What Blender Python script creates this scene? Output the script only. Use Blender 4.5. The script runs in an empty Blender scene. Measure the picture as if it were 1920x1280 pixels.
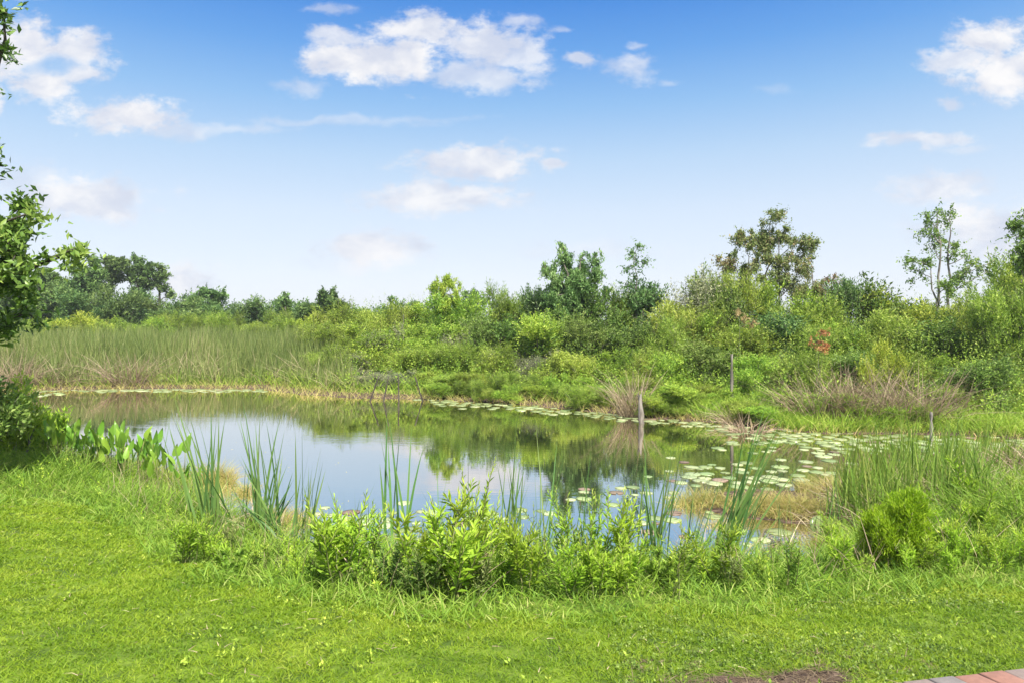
import bpy, math, random
import numpy as np
from mathutils import Vector
PI = math.pi
rng = np.random.default_rng(7)
random.seed(7)
sc = bpy.context.scene
COL = sc.collection

# ------------------------------------------------------------------ camera, world, sun, exposure
H = 2.4          # eye height over the water
F = 1280.0       # focal length in px of the 1920 px wide photo
HZ = 600.0       # horizon row
cd = bpy.data.cameras.new("camera"); cam = bpy.data.objects.new("camera", cd); COL.objects.link(cam)
cam.location = (0, 0, H); cam.rotation_euler = (PI/2, 0, 0)
cd.sensor_width = 36; cd.lens = 24; cd.shift_y = -40/1920; cd.clip_start = .05; cd.clip_end = 5000
sc.camera = cam
vs = sc.view_settings
sc.display_settings.display_device = 'sRGB'
vs.view_transform = 'Standard'; vs.look = 'None'; vs.gamma = 1; vs.use_curve_mapping = False
EXPO = 1.12
vs.exposure = EXPO
sc.cycles.max_bounces = 6; sc.cycles.diffuse_bounces = 3; sc.cycles.glossy_bounces = 3
sc.cycles.transmission_bounces = 4; sc.cycles.transparent_max_bounces = 4
sc.cycles.sample_clamp_indirect = 6
sc.cycles.use_denoising = True

SUN_EL, SUN_AZ = math.radians(56), math.radians(152)   # azimuth clockwise from +Y: sun behind the camera, to the right
sd = bpy.data.lights.new("sun", 'SUN'); sd.energy = 5.0; sd.angle = math.radians(.5); sd.color = (1, .955, .88)
sun = bpy.data.objects.new("sun", sd); COL.objects.link(sun)
sdir = Vector((math.sin(SUN_AZ)*math.cos(SUN_EL), math.cos(SUN_AZ)*math.cos(SUN_EL), math.sin(SUN_EL)))
sun.rotation_euler = sdir.to_track_quat('Z', 'Y').to_euler()

def srgb(r, g, b):
    f = lambda c: (c/255/12.92 if c/255 <= .04045 else ((c/255+.055)/1.055)**2.4)
    return (f(r), f(g), f(b), 1)

def make_world():
    w = bpy.data.worlds.new("World"); sc.world = w; w.use_nodes = True
    nt = w.node_tree; nt.nodes.clear(); N = nt.nodes.new; L = nt.links.new
    def math_(op, a, b=None, c=None, clamp=False):
        n = N('ShaderNodeMath'); n.operation = op; n.use_clamp = clamp
        for i, v in enumerate((a, b, c)):
            if v is None: continue
            if isinstance(v, (int, float)): n.inputs[i].default_value = v
            else: L(v, n.inputs[i])
        return n.outputs[0]
    def vec_(op, a, b=None):
        n = N('ShaderNodeVectorMath'); n.operation = op
        for i, v in enumerate((a, b)):
            if v is None: continue
            if isinstance(v, tuple): n.inputs[i].default_value = v
            else: L(v, n.inputs[i])
        return n.outputs['Value'] if op in ('LENGTH', 'DOT_PRODUCT') else n.outputs[0]
    def mapr(v, a, b, c, d, smooth=True):
        n = N('ShaderNodeMapRange'); n.interpolation_type = 'SMOOTHSTEP' if smooth else 'LINEAR'
        L(v, n.inputs[0])
        for i, x in enumerate((a, b, c, d)): n.inputs[i+1].default_value = x
        return n.outputs[0]
    tc = N('ShaderNodeTexCoord'); d = vec_('NORMALIZE', tc.outputs['Generated'])
    sky = N('ShaderNodeTexSky'); sky.sky_type = 'NISHITA'; sky.sun_disc = False
    sky.sun_elevation = SUN_EL; sky.sun_rotation = SUN_AZ; sky.air_density = 1.0; sky.dust_density = .6; sky.ozone_density = 2
    skyv = N('ShaderNodeVectorMath'); skyv.operation = 'SCALE'; L(sky.outputs[0], skyv.inputs[0]); skyv.inputs['Scale'].default_value = .09
    sep = N('ShaderNodeSeparateXYZ'); L(d, sep.inputs[0]); X, Y, Z = sep.outputs
    ramp = N('ShaderNodeValToRGB'); L(mapr(Z, 0, 1, 0, 1, False), ramp.inputs[0])
    k = 2**-EXPO
    stops = [(0, (240,243,251)), (.06, (234,240,252)), (.154, (219,233,251)), (.228, (191,219,248)), (.298, (148,196,244)),
             (.364, (102,167,238)), (.43, (58,138,228)), (.6, (48,120,215)), (1, (60,120,205))]
    cr = ramp.color_ramp
    while len(cr.elements) < len(stops): cr.elements.new(.5)
    for e, (p, c) in zip(cr.elements, stops):
        e.position = p; s = srgb(*c); e.color = (s[0]*k, s[1]*k, s[2]*k, 1)
    mix = N('ShaderNodeMix'); mix.data_type = 'RGBA'; mix.inputs[0].default_value = .86
    L(skyv.outputs[0], mix.inputs[6]); L(ramp.outputs[0], mix.inputs[7])
    # clouds: soft lobes placed by direction, broken up with noise
    yy = math_('MAXIMUM', Y, .02)
    u = math_('DIVIDE', X, yy); v = math_('DIVIDE', Z, yy)
    uv = N('ShaderNodeCombineXYZ'); L(u, uv.inputs[0]); L(v, uv.inputs[1])
    def noise(scale, detail, rough, vec, col=False, sy=1.6):
        m = vec_('MULTIPLY', vec, (1, sy, 1))
        n = N('ShaderNodeTexNoise'); n.inputs['Scale'].default_value = scale; n.inputs['Detail'].default_value = detail
        n.inputs['Roughness'].default_value = rough; L(m, n.inputs['Vector'])
        return n.outputs['Color'] if col else n.outputs[0]
    w1 = vec_('MULTIPLY', vec_('SUBTRACT', noise(9, 4, .55, uv.outputs[0], True), (.5, .5, .5)), (.075, .05, 0))
    uvw = vec_('ADD', uv.outputs[0], w1)
    nz = math_('MULTIPLY', math_('SUBTRACT', noise(16, 8, .62, uv.outputs[0]), .5), 2.1)
    nz2 = math_('MULTIPLY', math_('SUBTRACT', noise(42, 8, .7, uv.outputs[0]), .5), 1.3)
    nz = math_('ADD', nz, nz2)
    # px, py, half width, half height, opacity
    C = [(20,95,110,72,1), (145,98,68,52,.95), (80,165,72,32,.97), (150,140,50,26,.9), (0,190,22,30,.9), (60,0,50,8,.5),
         (240,216,112,31,1), (330,240,90,18,.6), (430,238,130,12,.4), (640,224,260,9,.33),
         (150,372,155,48,.88), (60,350,90,50,.5),
         (655,115,95,40,1), (740,110,120,46,1), (780,55,95,34,.95), (900,80,110,44,.9), (965,105,75,42,.75), (900,140,120,36,.7), (985,125,50,30,.5), (640,75,55,25,.8),
         (625,20,55,10,.5), (570,168,50,14,.45), (1050,62,25,8,.4), (980,45,45,14,.6),
         (1097,122,30,15,.8), (1185,128,48,28,.62), (1185,92,22,9,.5), (1255,148,25,10,.3), (1455,168,40,10,.18),
         (885,300,135,31,.92), (1030,311,24,11,.85), (930,328,60,8,.5),
         (835,368,160,35,.86), (700,470,100,40,.9), (640,500,80,20,.3),
         (1860,80,85,50,1), (1880,140,95,55,1), (1795,112,65,22,.85), (1788,192,26,14,.7), (1950,110,70,80,1),
         (1725,265,90,18,.75), (1800,282,60,10,.4), (1760,350,105,30,.75), (1870,425,140,55,.9), (1750,420,90,24,.4), (350,535,80,42,.9), (1100,470,160,24,.3),
         (2250,300,160,50,.7), (-300,250,150,60,.9), (-350,420,200,60,.7)]
    acc = None
    for (px, py, a, b, s) in C:
        q = vec_('MULTIPLY', vec_('SUBTRACT', uvw, ((px-960)/F, (HZ-py)/F, 0)), (F/a/.98, F/b/.98, 0))
        r = math_('ADD', vec_('LENGTH', q), nz)
        soft = 1.1 if s < .7 else .85
        m = mapr(r, 1.26, 1.26-soft, 0, s)
        acc = m if acc is None else math_('MAXIMUM', acc, m)
    # gap in the upper left cloud
    q = vec_('MULTIPLY', vec_('SUBTRACT', uvw, ((90-960)/F, (HZ-128)/F, 0)), (F/46, F/13, 0))
    acc = math_('MULTIPLY', acc, mapr(math_('ADD', vec_('LENGTH', q), nz), .4, 1.7, .3, 1))
    # unseen bright broken cloud overhead and behind the camera, added as fill light
    acc = math_('MULTIPLY', acc, mapr(Y, .02, .15, 0, 1))
    cc = N('ShaderNodeMix'); cc.data_type = 'RGBA'
    L(mapr(noise(13, 5, .55, uvw), .35, .68, 0, 1), cc.inputs[0])
    dv = vec_('DIVIDE', d, None) if False else d
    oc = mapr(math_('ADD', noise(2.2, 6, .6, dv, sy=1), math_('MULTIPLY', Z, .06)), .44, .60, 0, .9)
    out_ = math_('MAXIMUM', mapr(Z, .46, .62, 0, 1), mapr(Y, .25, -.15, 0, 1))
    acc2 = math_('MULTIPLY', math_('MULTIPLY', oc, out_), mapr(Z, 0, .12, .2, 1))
    a1 = srgb(216,222,238); a2 = srgb(253,252,253)
    cc.inputs[6].default_value = (a1[0]*k, a1[1]*k, a1[2]*k, 1); cc.inputs[7].default_value = (a2[0]*k, a2[1]*k, a2[2]*k, 1)
    mx = N('ShaderNodeMix'); mx.data_type = 'RGBA'
    L(acc, mx.inputs[0]); L(mix.outputs[2], mx.inputs[6]); L(cc.outputs[2], mx.inputs[7])
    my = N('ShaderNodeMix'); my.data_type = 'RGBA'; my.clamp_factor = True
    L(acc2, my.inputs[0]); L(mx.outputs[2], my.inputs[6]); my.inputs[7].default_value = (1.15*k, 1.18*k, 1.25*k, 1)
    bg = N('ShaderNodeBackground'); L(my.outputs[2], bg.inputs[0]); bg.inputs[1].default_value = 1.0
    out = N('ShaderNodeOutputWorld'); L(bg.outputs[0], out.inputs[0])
make_world()

# ------------------------------------------------------------------ mesh helpers
def norm(a):
    return a/np.maximum(np.linalg.norm(a, axis=-1, keepdims=True), 1e-9)
UP = np.array([0, 0, 1.])

class Buf:
    def __init__(s): s.v = []; s.f = []; s.r = []; s.n = 0
    def add(s, v, f, r):
        v = np.asarray(v, float).reshape(-1, 3); f = np.asarray(f, np.int64).reshape(-1, 3)
        s.v.append(v); s.f.append(f+s.n); s.r.append(np.broadcast_to(np.asarray(r, float), (len(v),)) if np.ndim(r) == 0 else np.asarray(r, float))
        s.n += len(v)

def mesh(name, buf, mat, smooth=False):
    me = bpy.data.meshes.new(name)
    v = np.concatenate(buf.v); f = np.concatenate(buf.f); r = np.concatenate(buf.r)
    me.vertices.add(len(v)); me.vertices.foreach_set('co', v.astype(np.float32).ravel())
    me.loops.add(f.size); me.loops.foreach_set('vertex_index', f.astype(np.int32).ravel())
    me.polygons.add(len(f)); me.polygons.foreach_set('loop_start', np.arange(0, f.size, 3, dtype=np.int32))
    if smooth: me.polygons.foreach_set('use_smooth', np.ones(len(f), bool))
    at = me.attributes.new('rnd', 'FLOAT', 'POINT'); at.data.foreach_set('value', r.astype(np.float32))
    me.materials.append(mat); me.update(calc_edges=True)
    return me

def obj(name, me, parent=None, loc=(0, 0, 0)):
    o = bpy.data.objects.new(name, me); COL.objects.link(o); o.location = loc
    if parent is not None: o.parent = parent
    return o
def tag(o, label=None, cat=None, group=None, kind=None):
    if label: o['label'] = label
    if cat: o['category'] = cat
    if group: o['group'] = group
    if kind: o['kind'] = kind
    return o
def copy_tree(root, loc, rz=0, scale=(1, 1, 1)):
    r = root.copy(); COL.objects.link(r); r.location = loc; r.rotation_euler = (0, 0, rz); r.scale = scale
    for ch in root.children:
        c = ch.copy(); COL.objects.link(c); c.parent = r
    return r

def leaves(buf, P, D, L, W, r, upb=.6, fold=.12, g=rng):
    """flat pointed leaves, folded a little along the midrib"""
    P = np.asarray(P, float); n = len(P); D = norm(D)
    L = np.broadcast_to(L, (n,))[:, None]; W = np.broadcast_to(W, (n,))[:, None]
    nr = norm(UP*upb+g.normal(0, .6, (n, 3)))
    S = norm(np.cross(D, nr)); Nn = np.cross(S, D)
    a = P; mid = P+D*L*.45+Nn*L*fold*.6; tip = P+D*L-Nn*L*fold*.3
    b = mid+S*W/2; c = mid-S*W/2
    v = np.stack([a, b, tip, c], 1).reshape(-1, 3)
    i = np.arange(n)[:, None]*4
    f = np.concatenate([i+[0, 1, 2], i+[0, 2, 3]], 1).reshape(-1, 3)
    buf.add(v, f, np.repeat(np.broadcast_to(r, (n,)), 4))

def blades(buf, P, D, L, W, bend, r, seg=3, g=rng):
    """tapering grass blades that start along D and sag by bend"""
    P = np.asarray(P, float); n = len(P); D = norm(D)
    L = np.broadcast_to(L, (n,)).astype(float); W = np.broadcast_to(W, (n,)).astype(float); bend = np.broadcast_to(bend, (n,)).astype(float)
    hz = D.copy(); hz[:, 2] = 0; k = np.linalg.norm(hz, axis=1) < .02
    hz[k] = g.normal(0, 1, (k.sum(), 3)); hz[:, 2] = 0; hz = norm(hz)
    ang = g.uniform(0, 2*PI, n); S = np.stack([np.cos(ang), np.sin(ang), 0*ang], 1)
    S = norm(S-D*(S*D).sum(1, keepdims=True))
    rows = []
    for j in range(seg+1):
        t = j/seg
        c = P+D*(L*t)[:, None]+hz*(bend*L*t*t*.9)[:, None]-UP*(bend**2*L*t*t*.55)[:, None]
        w = W*(1-t**2.8)*.5 if j < seg else W*0
        rows.append((c, w))
    vs_ = []
    for j, (c, w) in enumerate(rows):
        if j < seg: vs_ += [c+S*w[:, None], c-S*w[:, None]]
        else: vs_ += [c]
    m = len(vs_); v = np.stack(vs_, 1).reshape(-1, 3)
    i = np.arange(n)[:, None]*m; fs = []
    for j in range(seg-1): fs += [i+[2*j, 2*j+1, 2*j+3], i+[2*j, 2*j+3, 2*j+2]]
    fs += [i+[2*seg-2, 2*seg-1, 2*seg]]
    f = np.concatenate(fs, 1).reshape(-1, 3)
    buf.add(v, f, np.repeat(np.broadcast_to(r, (n,)), m))

def tube(buf, pts, rad, k=6, r=.5):
    pts = np.asarray(pts, float); m = len(pts); rad = np.broadcast_to(rad, (m,))
    T = norm(np.gradient(pts, axis=0)); ref = np.array([1, 0, 0.]) if abs(T[0][0]) < .8 else np.array([0, 1., 0])
    A = norm(np.cross(T, ref)); B = np.cross(T, A)
    th = np.linspace(0, 2*PI, k, endpoint=False)
    v = pts[:, None]+(A[:, None]*np.cos(th)[None, :, None]+B[:, None]*np.sin(th)[None, :, None])*rad[:, None, None]
    f = []
    for j in range(m-1):
        for q in range(k):
            a = j*k+q; b = j*k+(q+1) % k; f += [(a, b, b+k), (a, b+k, a+k)]
    for q in range(1, k-1): f += [((m-1)*k, (m-1)*k+q, (m-1)*k+q+1)]
    buf.add(v.reshape(-1, 3), f, r)

def limb(a, b, g, n=7, bow=.12, rise=.25):
    a = np.asarray(a, float); b = np.asarray(b, float); L = np.linalg.norm(b-a); t = np.linspace(0, 1, n)[:, None]
    c = (a+b)/2+g.normal(0, bow*L, 3)*np.array([1, 1, .4]); c[2] += 0
    c1 = a+(b-a)*.35+UP*rise*L*.3; c = c*.4+c1*.6
    p = (1-t)**2*a+2*t*(1-t)*c+t*t*b
    p[1:-1] += g.normal(0, L*.012, (n-2, 3))
    return p

# ------------------------------------------------------------------ materials
def leaf_mat(name, cols, trans=.36, rough=.55, spec=.25, hue=.012, val=.14, patch=0, patch_scale=.6):
    m = bpy.data.materials.new(name); m.use_nodes = True; nt = m.node_tree; nt.nodes.clear(); N = nt.nodes.new; L = nt.links.new
    at = N('ShaderNodeAttribute'); at.attribute_name = 'rnd'
    fac = at.outputs['Fac']
    if patch:
        tc = N('ShaderNodeNewGeometry'); nz = N('ShaderNodeTexNoise'); nz.inputs['Scale'].default_value = patch_scale; nz.inputs['Detail'].default_value = 3
        L(tc.outputs['Position'], nz.inputs['Vector'])
        a = N('ShaderNodeMath'); a.operation = 'SUBTRACT'; L(nz.outputs[0], a.inputs[0]); a.inputs[1].default_value = .5
        b = N('ShaderNodeMath'); b.operation = 'MULTIPLY_ADD'; L(a.outputs[0], b.inputs[0]); b.inputs[1].default_value = patch; L(fac, b.inputs[2])
        fac = b.outputs[0]
    cr = N('ShaderNodeValToRGB'); L(fac, cr.inputs[0]); e = cr.color_ramp.elements
    while len(e) < len(cols): e.new(.5)
    for i, c in enumerate(cols):
        e[i].position = i/(len(cols)-1); e[i].color = (*c, 1)
    oi = N('ShaderNodeObjectInfo')
    hs = N('ShaderNodeHueSaturation'); L(cr.outputs[0], hs.inputs['Color'])
    def mr(lo, hi):
        q = N('ShaderNodeMapRange'); L(oi.outputs['Random'], q.inputs[0]); q.inputs[3].default_value = lo; q.inputs[4].default_value = hi; return q.outputs[0]
    L(mr(.5-hue, .5+hue), hs.inputs['Hue'])
    fr = N('ShaderNodeMath'); fr.operation = 'FRACT'; mu = N('ShaderNodeMath'); mu.operation = 'MULTIPLY'; mu.inputs[1].default_value = 7.13
    L(oi.outputs['Random'], mu.inputs[0]); L(mu.outputs[0], fr.inputs[0])
    q = N('ShaderNodeMapRange'); L(fr.outputs[0], q.inputs[0]); q.inputs[3].default_value = 1-val; q.inputs[4].default_value = 1+val; L(q.outputs[0], hs.inputs['Value'])
    p = N('ShaderNodeBsdfPrincipled'); L(hs.outputs[0], p.inputs['Base Color']); p.inputs['Roughness'].default_value = rough
    p.inputs['Specular IOR Level'].default_value = spec
    t = N('ShaderNodeBsdfTranslucent'); L(hs.outputs[0], t.inputs[0])
    mx = N('ShaderNodeMixShader'); mx.inputs[0].default_value = trans; L(p.outputs[0], mx.inputs[1]); L(t.outputs[0], mx.inputs[2])
    o = N('ShaderNodeOutputMaterial'); L(mx.outputs[0], o.inputs[0])
    return m

def bark_mat(name, c1, c2, scale=12, rough=.9, sz=.25):
    m = bpy.data.materials.new(name); m.use_nodes = True; nt = m.node_tree; N = nt.nodes.new; L = nt.links.new
    p = nt.nodes['Principled BSDF']; p.inputs['Roughness'].default_value = rough; p.inputs['Specular IOR Level'].default_value = .2
    g = N('ShaderNodeNewGeometry'); mp = N('ShaderNodeMapping'); L(g.outputs['Position'], mp.inputs[0]); mp.inputs['Scale'].default_value = (1, 1, sz)
    nz = N('ShaderNodeTexNoise'); nz.inputs['Scale'].default_value = scale; nz.inputs['Detail'].default_value = 6; L(mp.outputs[0], nz.inputs[0])
    cr = N('ShaderNodeValToRGB'); L(nz.outputs[0], cr.inputs[0]); cr.color_ramp.elements[0].position = .35; cr.color_ramp.elements[1].position = .65
    cr.color_ramp.elements[0].color = (*c1, 1); cr.color_ramp.elements[1].color = (*c2, 1); L(cr.outputs[0], p.inputs['Base Color'])
    b = N('ShaderNodeBump'); b.inputs['Strength'].default_value = .6; b.inputs['Distance'].default_value = .02; L(nz.outputs[0], b.inputs['Height']); L(b.outputs[0], p.inputs['Normal'])
    return m

M = {}
G = 1.45   # overall leaf brightness
def cl(*a): return tuple(x*G for x in a)
M['olive'] = leaf_mat('olive_leaf', [cl(.085,.135,.018), cl(.15,.22,.026), cl(.225,.30,.04), cl(.32,.36,.08)])
M['deep'] = leaf_mat('deep_green_leaf', [cl(.045,.08,.018), cl(.08,.14,.025), cl(.13,.20,.035), cl(.20,.26,.07)])
M['fresh'] = leaf_mat('fresh_green_leaf', [cl(.075,.145,.02), cl(.14,.23,.025), cl(.22,.32,.035), cl(.32,.39,.06)])
M['lime'] = leaf_mat('lime_leaf', [cl(.11,.17,.018), cl(.18,.25,.024), cl(.26,.32,.035), cl(.33,.36,.06)], hue=.01)
M['grey'] = leaf_mat('grey_green_leaf', [cl(.07,.085,.05), cl(.13,.145,.08), cl(.19,.20,.10), cl(.26,.25,.15)], trans=.2)
M['blue'] = leaf_mat('blue_green_leaf', [cl(.04,.08,.025), cl(.075,.14,.038), cl(.12,.20,.055), cl(.19,.26,.10)], hue=.01)
M['rust'] = leaf_mat('rust_leaf', [cl(.10,.07,.03), cl(.30,.14,.06), cl(.36,.19,.07), cl(.22,.20,.06)])
M['peach'] = leaf_mat('peach_leaf', [cl(.12,.13,.04), cl(.26,.20,.09), cl(.34,.24,.12), cl(.22,.24,.07)])
M['mixed'] = leaf_mat('olive_and_bronze_leaf', [cl(.08,.11,.03), cl(.14,.18,.045), cl(.20,.22,.08), cl(.28,.20,.11)])
M['far'] = leaf_mat('far_tree_leaf', [cl(.04,.08,.022), cl(.07,.125,.032), cl(.105,.17,.042), cl(.16,.22,.06)], hue=.015)
M['dark'] = leaf_mat('dark_glossy_leaf', [cl(.03,.06,.012), cl(.065,.12,.018), cl(.12,.19,.03), cl(.20,.26,.05)], spec=.5, rough=.4)
M['weed'] = leaf_mat('weed_leaf', [cl(.105,.19,.015), cl(.175,.28,.02), cl(.26,.375,.03), cl(.36,.44,.07)], trans=.44, val=.15)
M['cattail'] = leaf_mat('cattail_blade', [cl(.05,.11,.03), cl(.08,.16,.04), cl(.13,.21,.05), cl(.22,.25,.09)], rough=.4)
M['fennel'] = leaf_mat('fennel_leaf', [cl(.15,.255,.012), cl(.225,.345,.015), cl(.31,.41,.025)], hue=.002, val=.02, trans=.5)
M['rush'] = leaf_mat('green_reed_blade', [cl(.07,.13,.02), cl(.12,.19,.028), cl(.18,.25,.04), cl(.30,.31,.09)], rough=.4)
M['reed'] = leaf_mat('reed_bed_blade', [cl(.06,.10,.025), cl(.10,.145,.035), cl(.14,.185,.05), cl(.19,.21,.075), cl(.30,.25,.15)], patch=1.0, patch_scale=.5)
M['straw'] = leaf_mat('straw_blade', [cl(.10,.07,.045), cl(.19,.14,.09), cl(.27,.21,.14), cl(.36,.29,.18)], trans=.2)
M['thatch'] = leaf_mat('thatch_blade', [(.06,.04,.025), (.12,.08,.05), (.20,.15,.09)], trans=.1)
M['tan'] = leaf_mat('tan_shore_grass', [cl(.16,.20,.04), cl(.28,.27,.07), cl(.38,.32,.12), cl(.40,.29,.14)], patch=.8, patch_scale=.8)
M['lawn'] = leaf_mat('lawn_blade', [(.10,.185,.010), (.165,.26,.012), (.23,.32,.016), (.31,.37,.04)], patch=1.7, patch_scale=1.6, trans=.4)
M['bank'] = leaf_mat('bank_grass_blade', [cl(.08,.155,.018), cl(.14,.235,.022), cl(.21,.30,.035), cl(.32,.32,.10)], patch=1.0, patch_scale=1.5)
M['bark'] = bark_mat('bark', (.07,.06,.05), (.20,.18,.15))
M['darkbark'] = bark_mat('dark_bark', (.03,.025,.02), (.08,.07,.055))
M['palebark'] = bark_mat('pale_weathered_wood', (.10,.09,.08), (.27,.25,.22), 18)
M['stem'] = bark_mat('green_stem', (.10,.13,.04), (.22,.22,.08), 20)

# ------------------------------------------------------------------ terrain
def at(px, py, z=0.0):
    """where the sight line through a photo point meets height z"""
    d = F*(H-z)/(py-HZ); return ((px-960)/F*d, d)
SHORE = [(-700,765), (-250,742), (60,733), (250,729), (480,729), (560,740), (650,745), (800,750), (950,757), (1080,768), (1200,783), (1330,791), (1400,798),
         (1480,809), (1560,815), (1640,812), (1800,816), (2100,835), (2500,850), (2400,905), (2100,895), (1920,885), (1760,893), (1640,915), (1575,955),
         (1565,1005), (1500,1045), (1350,1060), (1100,1070), (900,1066), (700,1052), (600,1045), (520,1010), (430,962), (350,905), (270,882), (120,868), (-250,850), (-800,835)]
poly = np.array([at(*p) for p in SHORE])
def sdist(x, y):
    """signed distance to the pond's edge, negative in the water"""
    x = np.asarray(x, float); y = np.asarray(y, float); d = np.full(x.shape, 1e9); ins = np.zeros(x.shape, bool)
    for i in range(len(poly)):
        a = poly[i]; b = poly[(i+1) % len(poly)]; ab = b-a
        t = np.clip(((x-a[0])*ab[0]+(y-a[1])*ab[1])/(ab@ab), 0, 1)
        d = np.minimum(d, np.hypot(x-a[0]-t*ab[0], y-a[1]-t*ab[1]))
        if a[1] != b[1]:
            c = ((a[1] > y) != (b[1] > y)) & (x < (b[0]-a[0])*(y-a[1])/(b[1]-a[1])+a[0]); ins ^= c
    return np.where(ins, -d, d)
def sm(t): t = np.clip(t, 0, 1); return t*t*(3-2*t)
_lat = np.random.default_rng(3).random((64, 64))
def vnoise(x, y, s):
    x = np.asarray(x, float)/s+100; y = np.asarray(y, float)/s+100; i = np.floor(x).astype(int); j = np.floor(y).astype(int); fx = sm(x-i); fy = sm(y-j)
    g = lambda a, b: _lat[a % 64, b % 64]
    return (g(i, j)*(1-fx)+g(i+1, j)*fx)*(1-fy)+(g(i, j+1)*(1-fx)+g(i+1, j+1)*fx)*fy
mud = at(1455, 945)
def ground(x, y):
    x = np.asarray(x, float); y = np.asarray(y, float); s = sdist(x, y)+(vnoise(x, y, .6)-.5)*.25*(1-sm(y/40-.5))
    near = .42*sm(s/1.9)+.38*sm((s-1)/3.2)
    far = .10*sm(s/1.2)+.18*sm((s-2)/10)
    k = sm((y-9)/6); up = near*(1-k)+far*k
    dn = -.5*sm(-s/1.5)
    bump = (vnoise(x, y, .9)-.5)*.03+(vnoise(x, y, .25)-.5)*.012
    z = np.where(s > 0, up+bump*sm(s/.5), dn)
    r = np.hypot((x-mud[0])/1.0, (y-mud[1])/.75)          # low mud bar among the lily pads
    z = np.where(s < .3, np.maximum(z, .035*sm(1.6*(1.15-r))+np.where(r < 1.15, 0, -9)+bump*.6), z)
    return z
def gz(x, y): return float(ground(np.array([x]), np.array([y]))[0])

def axis(a, b, st, far, grow=1.13):
    c = list(np.arange(a, b+st/2, st)); s = st
    while c[-1] < far: s *= grow; c.append(c[-1]+s)
    s = st
    while c[0] > -far: s *= grow; c.insert(0, c[0]-s)
    return np.array(c)
def ground_mat():
    m = bpy.data.materials.new('ground'); m.use_nodes = True; nt = m.node_tree; N = nt.nodes.new; L = nt.links.new; p = nt.nodes['Principled BSDF']
    p.inputs['Roughness'].default_value = .95; p.inputs['Specular IOR Level'].default_value = .15
    at_ = N('ShaderNodeAttribute'); at_.attribute_name = 'rnd'
    g = N('ShaderNodeNewGeometry')
    def nz(s, d=5):
        n = N('ShaderNodeTexNoise'); n.inputs['Scale'].default_value = s; n.inputs['Detail'].default_value = d; L(g.outputs['Position'], n.inputs[0]); return n.outputs[0]
    def ramp(f, a, b, c0=.35, c1=.65):
        r = N('ShaderNodeValToRGB'); L(f, r.inputs[0]); e = r.color_ramp.elements; e[0].position = c0; e[1].position = c1; e[0].color = (*a, 1); e[1].color = (*b, 1); return r.outputs[0]
    grass = ramp(nz(6), (.05,.085,.012), (.13,.19,.02))
    soil = ramp(nz(14), (.035,.022,.016), (.13,.09,.065))
    mx = N('ShaderNodeMix'); mx.data_type = 'RGBA'
    mr = N('ShaderNodeMapRange'); ad = N('ShaderNodeMath'); ad.operation = 'MULTIPLY_ADD'
    L(nz(5), ad.inputs[0]); ad.inputs[1].default_value = .5; L(at_.outputs['Fac'], ad.inputs[2])
    L(ad.outputs[0], mr.inputs[0]); mr.inputs[1].default_value = .65; mr.inputs[2].default_value = .85
    L(mr.outputs[0], mx.inputs[0]); L(grass, mx.inputs[6]); L(soil, mx.inputs[7]); L(mx.outputs[2], p.inputs['Base Color'])
    b = N('ShaderNodeBump'); b.inputs['Strength'].default_value = .7; b.inputs['Distance'].default_value = .03; L(nz(25, 6), b.inputs['Height']); L(b.outputs[0], p.inputs['Normal'])
    return m
dirt = [((1.10, 3.14), .30, .12), ((1.40, 3.19), .26, .10)]
def bare(x, y):
    r = np.zeros(np.shape(x))
    for (c, a, b) in dirt:
        r = np.maximum(r, 1.4-np.hypot((x-c[0])/a, (y-c[1])/b))
    return np.clip(r+(vnoise(x, y, .07)-.5)*.9, 0, 1)
def make_ground():
    xs = axis(-14, 14, .1, 600); c = list(np.arange(-2, 5, .05))+list(np.arange(5, 26, .14)); s = .14
    while c[-1] < 900: s *= 1.13; c.append(c[-1]+s)
    s = .14
    while c[0] > -60: s *= 1.2; c.insert(0, c[0]-s)
    ys = np.array(c)
    X, Y = np.meshgrid(xs, ys); Z = ground(X, Y); nx, ny = len(xs), len(ys)
    i = (np.arange(ny-1)[:, None]*nx+np.arange(nx-1)[None, :]).ravel()
    f = np.concatenate([np.stack([i, i+1, i+nx+1], 1), np.stack([i, i+nx+1, i+nx], 1)])
    S = sdist(X, Y); soil = 1-sm((S-.1)/1.6); soil = np.maximum(soil, bare(X, Y)); 
    b = Buf(); b.add(np.stack([X, Y, Z], -1).reshape(-1, 3), f, soil.ravel())
    tag(obj('ground', mesh('ground', b, ground_mat(), True)), kind='structure')
make_ground()

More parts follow.
